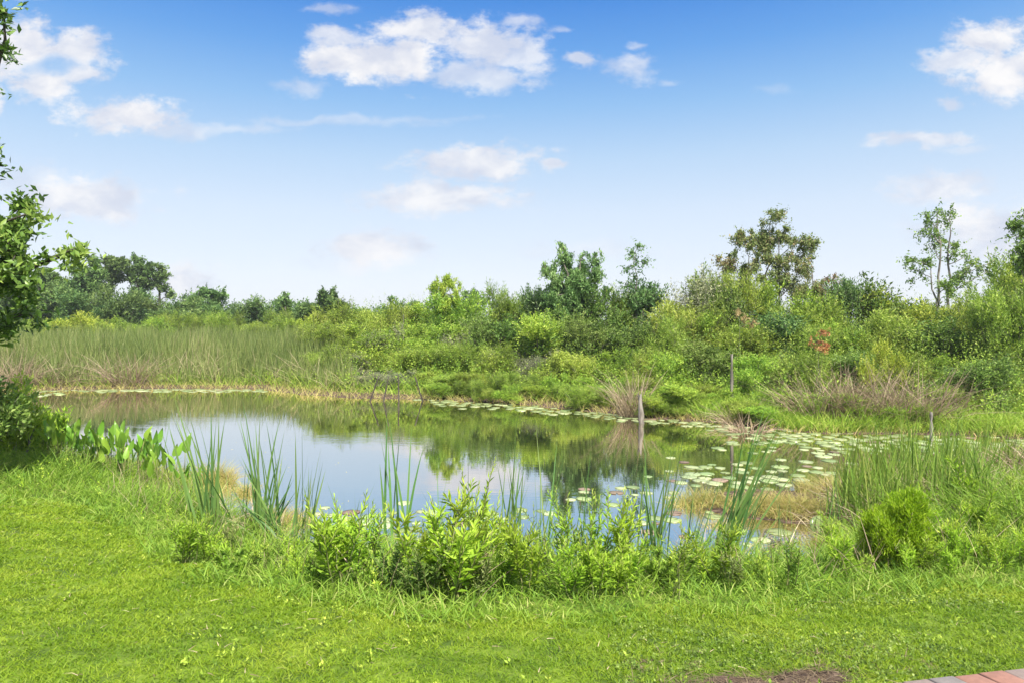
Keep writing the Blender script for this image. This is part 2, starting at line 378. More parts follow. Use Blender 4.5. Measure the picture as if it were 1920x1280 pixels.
def make_water():
    m = bpy.data.materials.new('pond_water'); m.use_nodes = True; nt = m.node_tree; N = nt.nodes.new; L = nt.links.new; p = nt.nodes['Principled BSDF']
    p.inputs['Base Color'].default_value = (.03, .032, .024, 1); p.inputs['Roughness'].default_value = .5; p.inputs['Specular IOR Level'].default_value = 0
    gl = N('ShaderNodeBsdfGlossy'); gl.inputs['Roughness'].default_value = .012; gl.inputs['Color'].default_value = (1, .955, .885, 1)
    fr = N('ShaderNodeFresnel'); fr.inputs['IOR'].default_value = 1.45; fm = N('ShaderNodeMath'); fm.operation = 'MULTIPLY_ADD'; fm.inputs[1].default_value = .25; fm.inputs[2].default_value = .78; L(fr.outputs[0], fm.inputs[0])
    ms = N('ShaderNodeMixShader'); L(fm.outputs[0], ms.inputs[0]); L(p.outputs[0], ms.inputs[1]); L(gl.outputs[0], ms.inputs[2]); L(ms.outputs[0], nt.nodes['Material Output'].inputs[0])
    g = N('ShaderNodeNewGeometry')
    def nz(sx, sy, s, d=3):
        mp = N('ShaderNodeMapping'); mp.inputs['Scale'].default_value = (sx, sy, 1); L(g.outputs['Position'], mp.inputs[0])
        n = N('ShaderNodeTexNoise'); n.inputs['Scale'].default_value = s; n.inputs['Detail'].default_value = d; L(mp.outputs[0], n.inputs[0]); return n.outputs[0]
    a = N('ShaderNodeMath'); a.operation = 'MULTIPLY'; L(nz(.8, 2.4, 4), a.inputs[0])
    mk = N('ShaderNodeMapRange'); mk.interpolation_type = 'SMOOTHSTEP'; L(nz(.35, .9, .55, 2), mk.inputs[0]); mk.inputs[1].default_value = .5; mk.inputs[2].default_value = .66; mk.inputs[3].default_value = .25; mk.inputs[4].default_value = 1
    L(mk.outputs[0], a.inputs[1])
    b = N('ShaderNodeBump'); b.inputs['Strength'].default_value = .10; b.inputs['Distance'].default_value = .02; L(a.outputs[0], b.inputs['Height']); L(b.outputs[0], p.inputs['Normal']); L(b.outputs[0], gl.inputs['Normal'])
    x0, x1, y0, y1 = -45, 40, 5, 34
    bf = Buf(); bf.add([(x0, y0, 0), (x1, y0, 0), (x1, y1, 0), (x0, y1, 0)], [(0, 1, 2), (0, 2, 3)], .5)
    tag(obj('water', mesh('water', bf, m)), kind='structure')
make_water()

# brick path in the lower right corner
def make_path():
    m = bpy.data.materials.new('paving_brick'); m.use_nodes = True; nt = m.node_tree; N = nt.nodes.new; L = nt.links.new; p = nt.nodes['Principled BSDF']
    p.inputs['Roughness'].default_value = .85
    a_ = N('ShaderNodeAttribute'); a_.attribute_name = 'rnd'; cr = N('ShaderNodeValToRGB'); L(a_.outputs['Fac'], cr.inputs[0]); e = cr.color_ramp.elements
    cols = [(.34,.15,.105), (.42,.22,.16), (.33,.24,.20), (.27,.235,.215)]
    while len(e) < 4: e.new(.5)
    for i, c in enumerate(cols): e[i].position = i/3; e[i].color = (*c, 1)
    g = N('ShaderNodeNewGeometry'); n = N('ShaderNodeTexNoise'); n.inputs['Scale'].default_value = 22; n.inputs['Detail'].default_value = 10; n.inputs['Roughness'].default_value = .75; L(g.outputs['Position'], n.inputs[0])
    mx = N('ShaderNodeMix'); mx.data_type = 'RGBA'; mx.blend_type = 'MULTIPLY'; mx.inputs[0].default_value = .75; L(cr.outputs[0], mx.inputs[6]); L(n.outputs[0], mx.inputs[7]); L(mx.outputs[2], p.inputs['Base Color'])
    b = N('ShaderNodeBump'); b.inputs['Strength'].default_value = .5; b.inputs['Distance'].default_value = .004; L(n.outputs[0], b.inputs['Height']); L(b.outputs[0], p.inputs['Normal'])
    A = np.array([*at(1640, 1283, .84)]); B = np.array([*at(1925, 1251, .84)]); u = (B-A)/np.linalg.norm(B-A); w = np.array([u[1], -u[0]])
    w = w if w[1] < 0 else -w
    # joints run a little askew to the edge, as in a herringbone border
    v = w*.95+u*.25; v /= np.linalg.norm(v)
    bf = Buf(); zt = .845; bw, bl, j, c = .128, .25, .006, .006
    g2 = np.random.default_rng(5)
    for row in range(8):
        for k in range(-12, 26):
            o = A+u*(k*bw+(row % 2)*bw/2)+v*(row*bl)
            col = g2.choice([.05, .2, .4, .75, 1]) ; dz = g2.uniform(-.002, .002)
            def q(s, t, z): x = o+u*s+v*t; return (x[0], x[1], z+dz)
            s0, s1, t0, t1 = j/2, bw-j/2, j/2, bl-j/2
            vv = [q(s0, t0, zt-.06), q(s1, t0, zt-.06), q(s1, t1, zt-.06), q(s0, t1, zt-.06), q(s0, t0, zt-c), q(s1, t0, zt-c), q(s1, t1, zt-c), q(s0, t1, zt-c),
                  q(s0+c, t0+c, zt), q(s1-c, t0+c, zt), q(s1-c, t1-c, zt), q(s0+c, t1-c, zt)]
            ff = [(8, 10, 9), (8, 11, 10)]
            for i in range(4):
                n_ = (i+1) % 4; ff += [(i, n_, n_+4), (i, n_+4, i+4), (i+4, n_+4, n_+8), (i+4, n_+8, i+8)]
            bf.add(vv, ff, col)
    me = mesh('path', bf, m)
    import bmesh
    bm = bmesh.new(); bm.from_mesh(me); bmesh.ops.recalc_face_normals(bm, faces=bm.faces); bm.to_mesh(me); bm.free()
    tag(obj('path', me), kind='structure')
    return A, u, w
PA, PU, PW = make_path()
def on_path(x, y):
    return ((x-PA[0])*PW[0]+(y-PA[1])*PW[1] > .012+.03*(vnoise(x, y, .12)-.3)) & (y < 4)

# ------------------------------------------------------------------ plant builders
def fill_blobs(buf, blobs, g, twigs=40, per=14, L=.09, W=.03, tl=.35, up=.5, upb=.6, wood=None, shell=.45, rj=.22):
    """twigs with leaves through the volume of each blob (centre, radii, count factor, tint)"""
    for (c, R, k, tint) in blobs:
        n = max(3, int(twigs*k)); dr = norm(g.normal(0, 1, (n, 3))); u = (shell+(1-shell)*g.random(n))[:, None]
        tip = c+dr*u*R*(1+g.normal(0, .12, (n, 1))); td = norm(dr+UP*up+g.normal(0, .35, (n, 3)))
        ln = tl*(.6+.8*g.random(n)); base = tip-td*ln[:, None]
        tt = np.clip(g.normal(tint, rj*.7, n), 0, 1)
        t = (np.arange(per)+.5)/per
        P = base[:, None]+td[:, None]*(ln[:, None, None]*t[None, :, None])+g.normal(0, tl*.06, (n, per, 3))
        side = norm(g.normal(0, 1, (n, per, 3))); D = norm(td[:, None]*.7+side*.8+UP*up*.25)
        m = n*per; s = (.65+.6*g.random(m))
        leaves(buf, P.reshape(-1, 3), D.reshape(-1, 3), L*s, W*s, np.clip(np.repeat(tt, per)+g.normal(0, rj, m), 0, 1), upb, g=g)
        if wood is not None:
            for i in range(0, n, 5):
                tube(wood, [np.asarray(c)*.5+base[i]*.5, base[i], tip[i]], [.005, .004, .002], 3)

def shrub_proto(kind, seed, h=2.6, w=2.4, lobes=11, twigs=46, per=15, L=.085, W=.026, up=1.0, stems=5, shape='dome', parent_name='shrub', bark='bark', tl=.38):
    g = np.random.default_rng(seed); bl = []; wood = Buf(); fo = Buf()
    for i in range(lobes):
        a = g.uniform(0, 2*PI); e = g.random()**.6; zz = .25+.62*g.random()
        if shape == 'dome': rad = w/2*.72*e*math.sqrt(max(.1, 1-(zz-.3)**2*1.7))
        elif shape == 'cone': rad = w/2*.8*e*(1.15-zz)
        else: rad = w/2*.7*e*(zz+.15)
        R = np.array([1, 1, .95])*w*g.uniform(.13, .24)*(1 if shape != 'spire' else .8)
        if shape == 'vase': R = R*[.8, .8, 1.5]
        bl.append((np.array([rad*math.cos(a), rad*math.sin(a), zz*h]), R, (R[0]/(w*.19))**2, g.uniform(.25, .75)))
    bl.append((np.array([0, 0, h*.45]), np.array([w*.3, w*.3, h*.33]), 1.6, .4))
    for c, R, k, t in bl[:stems]:
        b0 = np.array([g.normal(0, .12), g.normal(0, .12), -.15]); p = limb(b0, c, g, rise=.5)
        tube(wood, p, np.linspace(.022, .007, len(p)), 5)
    fill_blobs(fo, bl, g, twigs*1.5, per, L, W, tl, up, wood=wood)
    return mesh(kind+'_foliage', fo, M[kind]), mesh(kind+'_stems', wood, M[bark], True), h, w

def proto(kind, seeds, **kw): return [shrub_proto(kind, s, **kw) for s in seeds]
PROTO = {
    'olive': proto('olive', (1, 2, 3), W=.02, L=.08, twigs=60),
    'olive_fine': proto('olive', (4, 5), W=.014, L=.10, twigs=70, shape='vase', up=1.3),
    'fresh': proto('fresh', (6, 7, 8), W=.028),
    'deep': proto('deep', (9, 10, 11), W=.032),
    'blue': proto('blue', (12, 13), W=.03, shape='cone', up=1.0),
    'lime': proto('lime', (14, 15), W=.035, L=.09, twigs=34),
    'grey': proto('grey', (16, 17), W=.018, L=.06, twigs=34, per=11, bark='bark'),
    'rust': proto('rust', (18,), W=.034, L=.09, twigs=40, lobes=9, shape='cone', stems=2, h=1.6, w=1.4),
    'mixed': proto('mixed', (19, 20), W=.028, shape='cone', up=1.2, twigs=30),
    'far': proto('far', (21, 22, 23), W=.09, L=.2, h=5, w=5, twigs=34, tl=.7, lobes=9),
}
def add_shrub(kind, x, y, h, w, label, cat='bush', group=None, g=random, name='shrub'):
    fo, wd, ph, pw = g.choice(PROTO[kind]); z = gz(x, y)
    r = bpy.data.objects.new(name, None); COL.objects.link(r); r.empty_display_size = .2
    r.location = (x, y, z-.02); r.rotation_euler = (0, 0, g.uniform(0, 6.28)); r.scale = (w/pw, w/pw, h/ph)
    obj('foliage', fo, r); obj('stems', wd, r)
    return tag(r, label, cat, group)
def P3(px, py, d): return np.array([(px-960)/F*d, d, H-(py-HZ)/F*d])

def tree(name, d, base, blobs, kind, label, L=.1, W=.035, twigs=30, per=12, tl=.4, bark='bark', trunks=None, r0=.12, seed=0, cat='tree', up=.5, group=None, depth=.7, tint=.5, k=1):
    """blobs: (px, py, radius px[, tint]) seen at distance d; a tapered trunk with a limb to each"""
    g = np.random.default_rng(seed+100); bx = (base-960)/F*d; z0 = gz(bx, d)
    root = bpy.data.objects.new(name, None); COL.objects.link(root); root.location = (bx, d, z0)
    O = np.array([bx, d, z0]); bl = []; wood = Buf(); fo = Buf()
    top = min(b[1] for b in blobs)
    trunks = trunks or [(base, top+12)]
    spines = []
    for (tx, ty) in trunks:
        e = P3(tx, ty, d)-O; n = 12; t = np.linspace(0, 1, n)[:, None]
        st = np.array([g.normal(0, .05)*len(trunks), g.normal(0, .05), -.2]); p = st+(e-st)*t
        p[1:-1] += g.normal(0, .012*np.linalg.norm(e), (n-2, 3))*np.array([1, 1, .2]); 
        tube(wood, p, r0*np.linspace(1, .12, n)**.8, 7); spines.append(p)
    allp = np.concatenate(spines)
    for b in blobs:
        px, py, rp = b[:3]; R = rp/F*d
        c = P3(px, py, d)-O; c[1] += g.normal(0, R*depth)
        tn = b[3] if len(b) > 3 else tint
        # split each blob into smaller uneven clumps
        nsub = max(6, int(9+R*2.0)) if R > .25 else 4
        for _ in range(nsub):
            cc = c+g.normal(0, .6, 3)*R*[1, 1, .85]; r2 = R*g.uniform(.28, .55)
            bl.append((cc, np.array([r2, r2, r2*.85]), (r2/.35)**2*k, np.clip(tn+g.normal(0, .12), 0, 1)))
            q = c+(cc-c)*.2; pp = limb(q, cc, g, 4); tube(wood, pp, np.linspace(.009, .004, 4)*max(1, d/30), 4)
        cand = allp[allp[:, 2] < c[2]+.1] if (allp[:, 2] < c[2]+.1).any() else allp
        dd = np.linalg.norm((cand-c)*[1, 1, .45], axis=1)+np.maximum(0, cand[:, 2]-c[2]+.35*np.linalg.norm((cand-c)[:, :2], axis=1))*1.5
        s = cand[dd.argmin()]; p = limb(s, c, g, rise=.2); tube(wood, p, np.linspace(r0*.26, .009*max(1, d/30), len(p)), 5)
    fill_blobs(fo, bl, g, twigs*2.1, per, L, W*1.1, tl, up, rj=.18)
    obj('crown', mesh(name+'_crown', fo, M[kind]), root); obj('trunk', mesh(name+'_trunk', wood, M[bark], True), root)
    return tag(root, label, cat, group)

# ------------------------------------------------------------------ landmark trees
tree('oak_tree', 7.6, -190, [(20,440,48,.6), (48,402,24,.75), (10,520,55,.4), (60,478,34,.6), (104,480,22,.75), (140,464,15,.85), (25,585,34,.35), (-90,480,80), (-150,400,80), (-35,430,55), (-35,560,50), (30,540,40),
     (0,20,20,.3), (-4,82,13,.3), (-95,60,60), (-18,178,10,.2), (-14,300,11,.2), (-130,260,60), (-220,180,90)], 'dark',
     'dark broad leafed tree at the left edge, its bough reaching over the far marsh', L=.10, W=.042, twigs=70, per=9, tl=.28, r0=.2, seed=1, bark='darkbark',
     trunks=[(-190,100), (-60,300)])
FT = 'far trees beyond the reed bed'
tree('pine_tree', 66, 205, [(202,488,19), (187,503,15), (222,495,15), (212,517,12), (204,540,7)], 'far', 'tall tree with a dark ivy-clad trunk and round top, highest behind the reed bed', L=.3, W=.12, twigs=11, tl=.8, r0=.42, bark='darkbark', seed=2, group=FT)
tree('pine_tree', 68, 262, [(259,502,17), (244,516,13), (279,520,14), (262,536,13), (250,550,14)], 'far', 'wide flat topped tree just beside the ivy-clad one, sky showing through its crown', L=.3, W=.12, twigs=10, tl=.8, r0=.3, bark='darkbark', seed=3, group=FT)
tree('pine_tree', 68, 297, [(299,507,8), (314,517,6), (310,541,6), (319,552,5), (295,530,6), (303,523,4)], 'far', 'thin ragged tree with sparse tufts standing at the open end of the tall far group', L=.28, W=.11, twigs=11, tl=.7, r0=.22, bark='darkbark', seed=4, group=FT)
tree('oak_tree', 62, 150, [(150,545,28), (166,512,19), (138,503,13), (128,530,18)], 'far', 'rounded far tree with a broken crown, next to the ivy-clad trunk on its outer side', L=.3, W=.13, twigs=12, tl=.8, r0=.3, seed=5, group=FT)
tree('oak_tree', 60, 75, [(60,552,32), (86,524,22), (40,560,30), (105,560,24), (20,520,24)], 'far', 'bulky grey green far tree half hidden behind the leafy bough', L=.3, W=.13, twigs=12, tl=.8, r0=.3, seed=6, group=FT)
tree('oak_tree', 58, 390, [(386,552,12), (409,549,9), (396,566,12), (372,566,8)], 'far', 'small far tree with two rounded tufts standing clear of the low far treeline', L=.26, W=.11, twigs=11, tl=.7, r0=.2, seed=7, group=FT)
tree('cedar_tree', 56, 534, [(534,553,5), (533,563,8), (534,577,11)], 'blue', 'small pointed blue green tree sticking up from the middle of the far treeline', L=.26, W=.1, twigs=16, tl=.6, r0=.15, seed=8, group=FT)
tree('oak_tree', 55, 612, [(600,572,18), (622,564,17), (640,574,14), (585,577,12)], 'far', 'rounded dark tree at the end of the far treeline where the shrub bank begins', L=.26, W=.11, twigs=12, tl=.7, r0=.2, seed=9, group=FT)
tree('willow_tree', 29, 842, [(815,541,8,.6), (861,546,8,.6), (826,547,10,.5), (835,528,13,.6), (820,533,8,.55), (851,531,8,.55), (841,552,16,.6), (842,575,18)], 'fresh', 'feathery light green sapling rising alone above the shrubs', L=.14, W=.03, twigs=44, up=1.5, r0=.05, seed=10)
tree('oak_tree', 31, 897, [(884,546,13), (911,547,9), (899,562,15), (875,565,12)], 'blue', 'dark sparse small tree beside the feathery sapling', L=.1, W=.045, twigs=26, r0=.03, seed=11)
tree('maple_tree', 26, 1075, [(1053,459,4,.7), (1061,474,6), (1096,478,6), (1118,475,5), (1121,488,6), (1040,492,7), (1055,466,6,.7), (1058,480,9), (1067,492,15), (1091,487,10), (1086,505,16), (1116,487,6), (1111,512,14), (1030,510,14,.7), (1022,500,6,.8), (1052,526,24), (1082,522,22), (1064,552,30), (1105,540,22)],
     'blue', 'bushy blue green tree with three pointed tops standing over the shrub bank', L=.12, W=.045, twigs=40, up=1.3, r0=.09, seed=12, trunks=[(1058,470), (1088,490), (1113,495)])
tree('maple_tree', 25, 1191, [(1199,462,4), (1184,472,8), (1207,488,4), (1191,484,7), (1184,498,7), (1192,517,8), (1176,531,7), (1196,533,8), (1190,550,12)], 'blue', 'slender sapling with ragged tufts, just past the three pointed tree', L=.1, W=.04, twigs=24, r0=.045, seed=13)
tree('poplar_tree', 27, 1440, [(1449,406,13), (1432,418,9), (1464,434,18), (1440,447,20), (1413,440,11), (1394,458,21), (1380,448,10), (1427,470,20), (1501,452,15), (1513,468,13), (1490,478,12), (1366,496,14,.9), (1360,515,10,.95),
     (1400,503,20), (1445,492,18), (1498,500,13,.8), (1422,530,20), (1468,524,15), (1390,530,14), (1480,540,18)], 'mixed', 'tall airy tree with olive and bronze leaves and two thin trunks', L=.1, W=.045, twigs=36, r0=.06, seed=14, trunks=[(1447,405), (1462,430), (1395,460)], bark='bark')
tree('cedar_tree', 24, 1522, [(1508,485,7), (1516,505,11), (1526,525,13), (1512,545,18), (1532,550,16)], 'mixed', 'olive cone shaped tree tucked against the tall airy one', L=.09, W=.03, twigs=46, up=1.5, r0=.05, seed=15, tint=.45)
tree('sumac_tree', 24, 1560, [(1568,515,4), (1562,530,7), (1553,522,4), (1558,548,11)], 'rust', 'thin brownish sapling with two pointed tips beside the olive cone', L=.08, W=.03, twigs=34, up=1.5, r0=.035, seed=16, tint=.15)
tree('elm_tree', 23, 1768, [(1737,402,9), (1760,396,10), (1784,396,8), (1733,426,10), (1758,420,13), (1781,412,9), (1748,440,8), (1767,452,9), (1792,455,11), (1782,475,12), (1738,490,13), (1708,485,8), (1700,486,5), (1728,510,12), (1750,462,6),
     (1812,481,12), (1836,490,11), (1858,490,7), (1824,510,13), (1798,520,14), (1848,510,8), (1760,540,14)], 'deep', 'tall sparse tree with bare grey trunks, tufts of leaves and wide low limbs', L=.09, W=.042, twigs=36, r0=.07, seed=17,
     trunks=[(1757,400), (1781,410), (1745,500)], bark='palebark')
tree('oak_tree', 19, 1945, [(1918,445,12), (1905,468,14), (1928,470,20), (1950,440,30), (1925,398,6), (1940,500,30), (1905,488,10), (1980,460,50)], 'dark', 'dark crowned tree cut off by the right edge above the marsh', L=.1, W=.04, twigs=30, r0=.12, seed=18)
tree('sumac_tree', 15.6, 1537, [(1538,622,6), (1531,640,8), (1550,646,6), (1541,655,7)], 'rust', 'small rusty orange sapling glowing among the green shrubs below the brownish one', L=.06, W=.024, twigs=14, r0=.012, seed=31, tint=.5, tl=.18)
tree('sumac_tree', 20, 1386, [(1382,586,7), (1397,597,8), (1408,606,6)], 'peach', 'peach tinted sprig topping the shrubs under the tall airy tree', L=.07, W=.028, twigs=10, r0=.012, seed=32, tint=.5, tl=.2)
tree('dead_tree', 27, 757, [(756,592,1.5)], 'grey', 'bare pale sapling standing in front of the grey green shrubs', L=.03, W=.01, twigs=2, r0=.03, seed=19, bark='palebark')

# ------------------------------------------------------------------ shrub banks, row by row
LM = [(205,'the ivy-clad tree'), (390,'the two-tufted tree'), (534,'the small pointed tree'), (757,'the bare pale sapling'), (842,'the feathery sapling'), (1075,'the three pointed tree'),
      (1191,'the slender sapling'), (1440,'the tall airy tree'), (1560,'the brownish sapling'), (1768,'the grey trunked tree'), (1945,'the edge crown')]
ORD = ['nearest', 'second', 'third', 'fourth', 'fifth', 'sixth', 'seventh', 'eighth', 'ninth', 'tenth']
CW = {'olive': 'olive green', 'olive_fine': 'feathery yellow green', 'fresh': 'fresh green', 'deep': 'deep green', 'blue': 'blue green', 'lime': 'bright lime', 'grey': 'grey green twiggy', 'rust': 'rusty orange', 'mixed': 'bronze green', 'far': 'dull green'}
def row_labels(items, rowname):
    """items: (px, kind) -> a label by row and by place beside a landmark"""
    cnt = {}; out = [None]*len(items)
    o = sorted(range(len(items)), key=lambda i: min(abs(items[i][0]-l[0]) for l in LM))
    for i in o:
        px, kind = items[i]; lm = min(LM, key=lambda l: abs(px-l[0])); sd_ = 'left of' if px < lm[0] else 'right of'
        k = (lm[0], sd_); n = cnt.get(k, 0); cnt[k] = n+1
        out[i] = f"{CW.get(kind, kind)} bush, {rowname}, {ORD[min(n, 9)]} {sd_} {lm[1]}"
    return out
def ip(x, pts): return float(np.interp(x, [p[0] for p in pts], [p[1] for p in pts]))
SKYL = [(560,598), (640,580), (700,568), (800,566), (900,552), (1000,553), (1100,546), (1200,542), (1300,524), (1370,530), (1450,548), (1600,545), (1650,535), (1700,545), (1800,535), (1860,520), (1920,512), (2300,505)]
SHOREY = [(0,735), (480,729), (800,750), (1080,768), (1200,783), (1400,798), (1560,808), (1920,800), (2300,820)]
def far_d(px): return F*H/(ip(px, SHOREY)-HZ)
R_ = random.Random(11)
def bank_row(rowname, x0, x1, off, frac, step, kinds, wm, hj=.12, group='shrubs of the far bank'):
    items = []; px = x0
    while px < x1:
        d = far_d(px)*1.0+off*.82+R_.uniform(-.8, .8)
        sk = ip(px, SKYL); base = HZ+F*H/d; top = sk*frac+(ip(px, SHOREY)-20)*(1-frac)
        kind = R_.choice(kinds(px) if callable(kinds) else kinds)
        x = (px-960)/F*d; z = gz(x, d); h = 1.16*(H-(top-HZ)/F*d-z)*R_.uniform(1-hj, 1+hj*.6)
        w = wm*R_.uniform(.9, 1.6)
        items.append((px, kind, x, d, h, w)); px += step*.8*R_.uniform(.7, 1.3)*(22/d)
    labs = row_labels([(i[0], i[1]) for i in items], rowname)
    for (px, kind, x, d, h, w), lb in zip(items, labs): add_shrub(kind, x, d, max(h, .5), w, lb, 'bush', group, R_)
def kd(px):
    if px < 760: return ['olive', 'olive', 'fresh', 'mixed', 'olive_fine']
    if px < 1000: return ['olive', 'fresh', 'deep', 'olive_fine', 'olive']
    if px < 1240: return ['blue', 'deep', 'fresh', 'olive']
    if px < 1400: return ['olive', 'grey', 'olive', 'deep']
    if px < 1600: return ['deep', 'olive', 'fresh', 'blue']
    return ['olive', 'olive_fine', 'deep', 'olive', 'lime']
bank_row('top row of the bank', 620, 2250, 11, 1.0, 78, kd, 3.0)
def kc(px):
    if px < 900: return ['olive', 'olive_fine', 'grey', 'fresh']
    if px < 1200: return ['olive', 'deep', 'fresh', 'grey']
    return ['olive', 'deep', 'fresh', 'olive_fine', 'blue']
bank_row('upper middle row', 600, 2200, 7.5, .74, 72, kc, 2.6)
def kb(px):
    if px < 900: return ['grey', 'olive', 'olive', 'olive_fine']
    if px < 1300: return ['olive', 'grey', 'olive_fine', 'fresh']
    return ['olive', 'olive_fine', 'fresh', 'deep', 'olive_fine', 'fresh']
bank_row('lower middle row', 600, 2150, 4.6, .48, 66, kb, 2.1)
def ka(px):
    if px < 880: return ['grey', 'grey', 'olive']
    return ['fresh', 'fresh', 'olive_fine', 'olive_fine', 'olive']
bank_row('front row at the water', 830, 2050, .9, .1, 40, lambda px: ['fresh', 'olive_fine', 'fresh', 'olive'], .95)
bank_row('waterside row', 640, 2100, 1.9, .22, 58, ka, 1.4)
# yellow green bushes behind the reed bed, and the low far treeline
items = []
for px in range(-260, 700, 26):
    d = R_.uniform(38, 46); kind = R_.choice(['olive', 'lime', 'olive_fine', 'olive', 'fresh']); items.append((px+R_.uniform(-8, 8), kind, d))
for (px, kind, d), lb in zip(items, row_labels([(i[0], i[1]) for i in items], 'strip behind the reed bed')):
    x = (px-960)/F*d; add_shrub(kind, x, d, (H-(R_.uniform(586, 600)-HZ)/F*d-gz(x, d))*1.08, R_.uniform(2.4, 3.4), lb, 'bush', 'bushes behind the reed bed', R_)
items = []
FTL = [(-300,500), (0,520), (100,535), (200,552), (320,568), (400,572), (500,574), (560,572), (700,576), (900,580)]
for px in range(-300, 900, 24):
    items.append((px+R_.uniform(-8, 8), 'far', R_.uniform(54, 64)))
for (px, kind, d), lb in zip(items, row_labels([(i[0], i[1]) for i in items], 'distant treeline')):
    x = (px-960)/F*d; add_shrub(kind, x, d, H-(ip(px, FTL)+R_.uniform(-20, 10)-HZ)/F*d, R_.uniform(4.5, 6.5), lb.replace(' bush,', ' low tree,'), 'tree', 'low trees of the distant treeline', R_, name='broadleaf_tree')
# single bushes the photo shows
for (kind, px, d, top, w, lb) in [
        ('lime', 1655, 16.5, 615, 1.3, 'vivid yellow green bush beside the rusty orange sapling'),
        ('deep', 1840, 16.5, 650, 2.6, 'dark hollowed thicket above the dead reeds near the right edge'),
        ('olive', 1650, 21, 540, 3.2, 'big rounded yellow green willow bush between the two tall trees'),
        ('olive', 1290, 24, 520, 3.8, 'big pale rounded bush on the skyline right of the slender sapling'),
        ('olive', 1885, 19, 515, 2.6, 'big yellow green bush under the dark crown at the edge')]:
    x = (px-960)/F*d; add_shrub(kind, x, d, H-(top-HZ)/F*d-gz(x, d), w, lb, 'bush', None, R_)

# ------------------------------------------------------------------ reed beds and grasses (stuff)
def scatter(n, x0, x1, y0, y1, cond, g=rng):
    X = g.uniform(x0, x1, n); Y = g.uniform(y0, y1, n); k = cond(X, Y); X, Y = X[k], Y[k]
    return np.stack([X, Y, ground(X, Y)], 1)
def pxof(X, Y): return 960+X/Y*F
def lean(n, a, g=rng):
    return norm(np.stack([g.normal(0, a, n), g.normal(0, a, n), np.ones(n)], 1))
# far reed bed
b = Buf(); P = scatter(60000, -34, -4, 21, 37, lambda x, y: (sdist(x, y) > .9) & (pxof(x, y) < 670+60*(vnoise(x, y, 2)-.5)) & (y > 12) & (sdist(x, y) < 14))
n = len(P); fall = 1-.55*(1-sm((sdist(P[:, 0], P[:, 1])-.6)/3.2)); h = (1.72+.75*(vnoise(P[:, 0], P[:, 1], 1.3)-.35))*rng.uniform(.6, 1.1, n)*fall
blades(b, P, lean(n, .10), h, rng.uniform(.018, .034, n), rng.uniform(0, .25, n), rng.beta(1.6, 2.6, n), 3)
P2 = P[:9000]; blades(b, P2, lean(len(P2), .45), rng.uniform(.5, 1.5, len(P2)), .022, rng.uniform(.2, .9, len(P2)), rng.uniform(.7, 1, len(P2)), 3)
tag(obj('reeds', mesh('reeds', b, M['reed'])), 'tall grey green reed bed with tan dead blades along the far shore', 'reeds', kind='stuff')
# tan fringe and low green herbs on the far shore
b = Buf(); P = scatter(90000, -30, 16, 11, 27, lambda x, y: (sdist(x, y) > -.12) & (sdist(x, y) < .9+.8*vnoise(x, y, 1.3)) & (y > 11) )
n = len(P); blades(b, P, lean(n, .35), rng.uniform(.08, .28, n)*(.7+.9*vnoise(P[:, 0], P[:, 1], 1.1)), .012, rng.uniform(.2, .8, n), rng.beta(2, 2, n), 2)
tag(obj('shore_grass', mesh('shore_grass', b, M['tan'])), 'low tan and yellow grass fringing the far waterline', 'grass', kind='stuff')
b = Buf(); P = scatter(70000, -30, 22, 11, 34, lambda x, y: (sdist(x, y) > .5) & (sdist(x, y) < 5.5) & (y > 11) & ((pxof(x, y) > 640) | (sdist(x, y) < 2.2)) )
n = len(P); blades(b, P, lean(n, .3), rng.uniform(.2, .75, n)*(.5+.9*vnoise(P[:, 0], P[:, 1], 1.4)), .016, rng.uniform(.1, .7, n), rng.beta(2, 2.5, n), 3)
tag(obj('marsh_grass', mesh('marsh_grass', b, M['bank'])), 'knee high green marsh grass below the far shrubs', 'grass', kind='stuff')
b = Buf(); P = scatter(90000, 2, 19, 11, 19, lambda x, y: (sdist(x, y) > .15) & (sdist(x, y) < 2.4+1.2*(pxof(x, y) > 1780)) & (pxof(x, y) > 1300) & (y > 11.5) & (vnoise(x, y, .9) > .33))
n = len(P); blades(b, P, lean(n, .28), rng.uniform(.25, .75, n)*(.45+.8*vnoise(P[:, 0], P[:, 1], 1.1)), .013, rng.uniform(.1, .9, n), rng.beta(2, 2.5, n), 4)
tag(obj('rushes', mesh('rushes', b, M['bank'])), 'waist high green rushes along the right far bank', 'rushes', kind='stuff')
# lawn
EDGE = [(-400,925), (0,925), (150,926), (255,945), (320,990), (400,1045), (470,1080), (560,1108), (700,1138), (900,1162), (1100,1150), (1300,1125), (1500,1105), (1700,1092), (1920,1078), (2200,1065)]
_e = np.array(sorted(at(px, py, .56) for px, py in EDGE))
def mown(x, y):
    """how far inside the mown lawn a point is"""
    return np.interp(x, _e[:, 0], _e[:, 1])-y+.35*(vnoise(x, y, .5)-.5)
def lawn_ok(x, y):
    return (mown(x, y) > -.12) & (np.abs(x) < y*.82+.8) & ~on_path(x, y) & (bare(x, y) < .12+.5*rng.random(np.shape(x))**2)
b = Buf(); P = scatter(1000000, -10.5, 5.8, 2.5, 9, lawn_ok)
P = P[rng.random(len(P)) < np.clip(4.2/P[:, 1], .35, 1)**1.2]; n = len(P)
sc_ = np.clip(P[:, 1]/4, .8, 1.7)
blades(b, P, lean(n, .55), rng.uniform(.016, .036, n)*(.7+.6*vnoise(P[:, 0], P[:, 1], .3)), rng.uniform(.0032, .0055, n)*sc_, rng.uniform(.2, .9, n), rng.beta(2, 2.3, n), 2)
tag(obj('grass', mesh('grass', b, M['lawn'])), 'bright yellow green mown lawn sloping to the pond', 'lawn', kind='stuff')
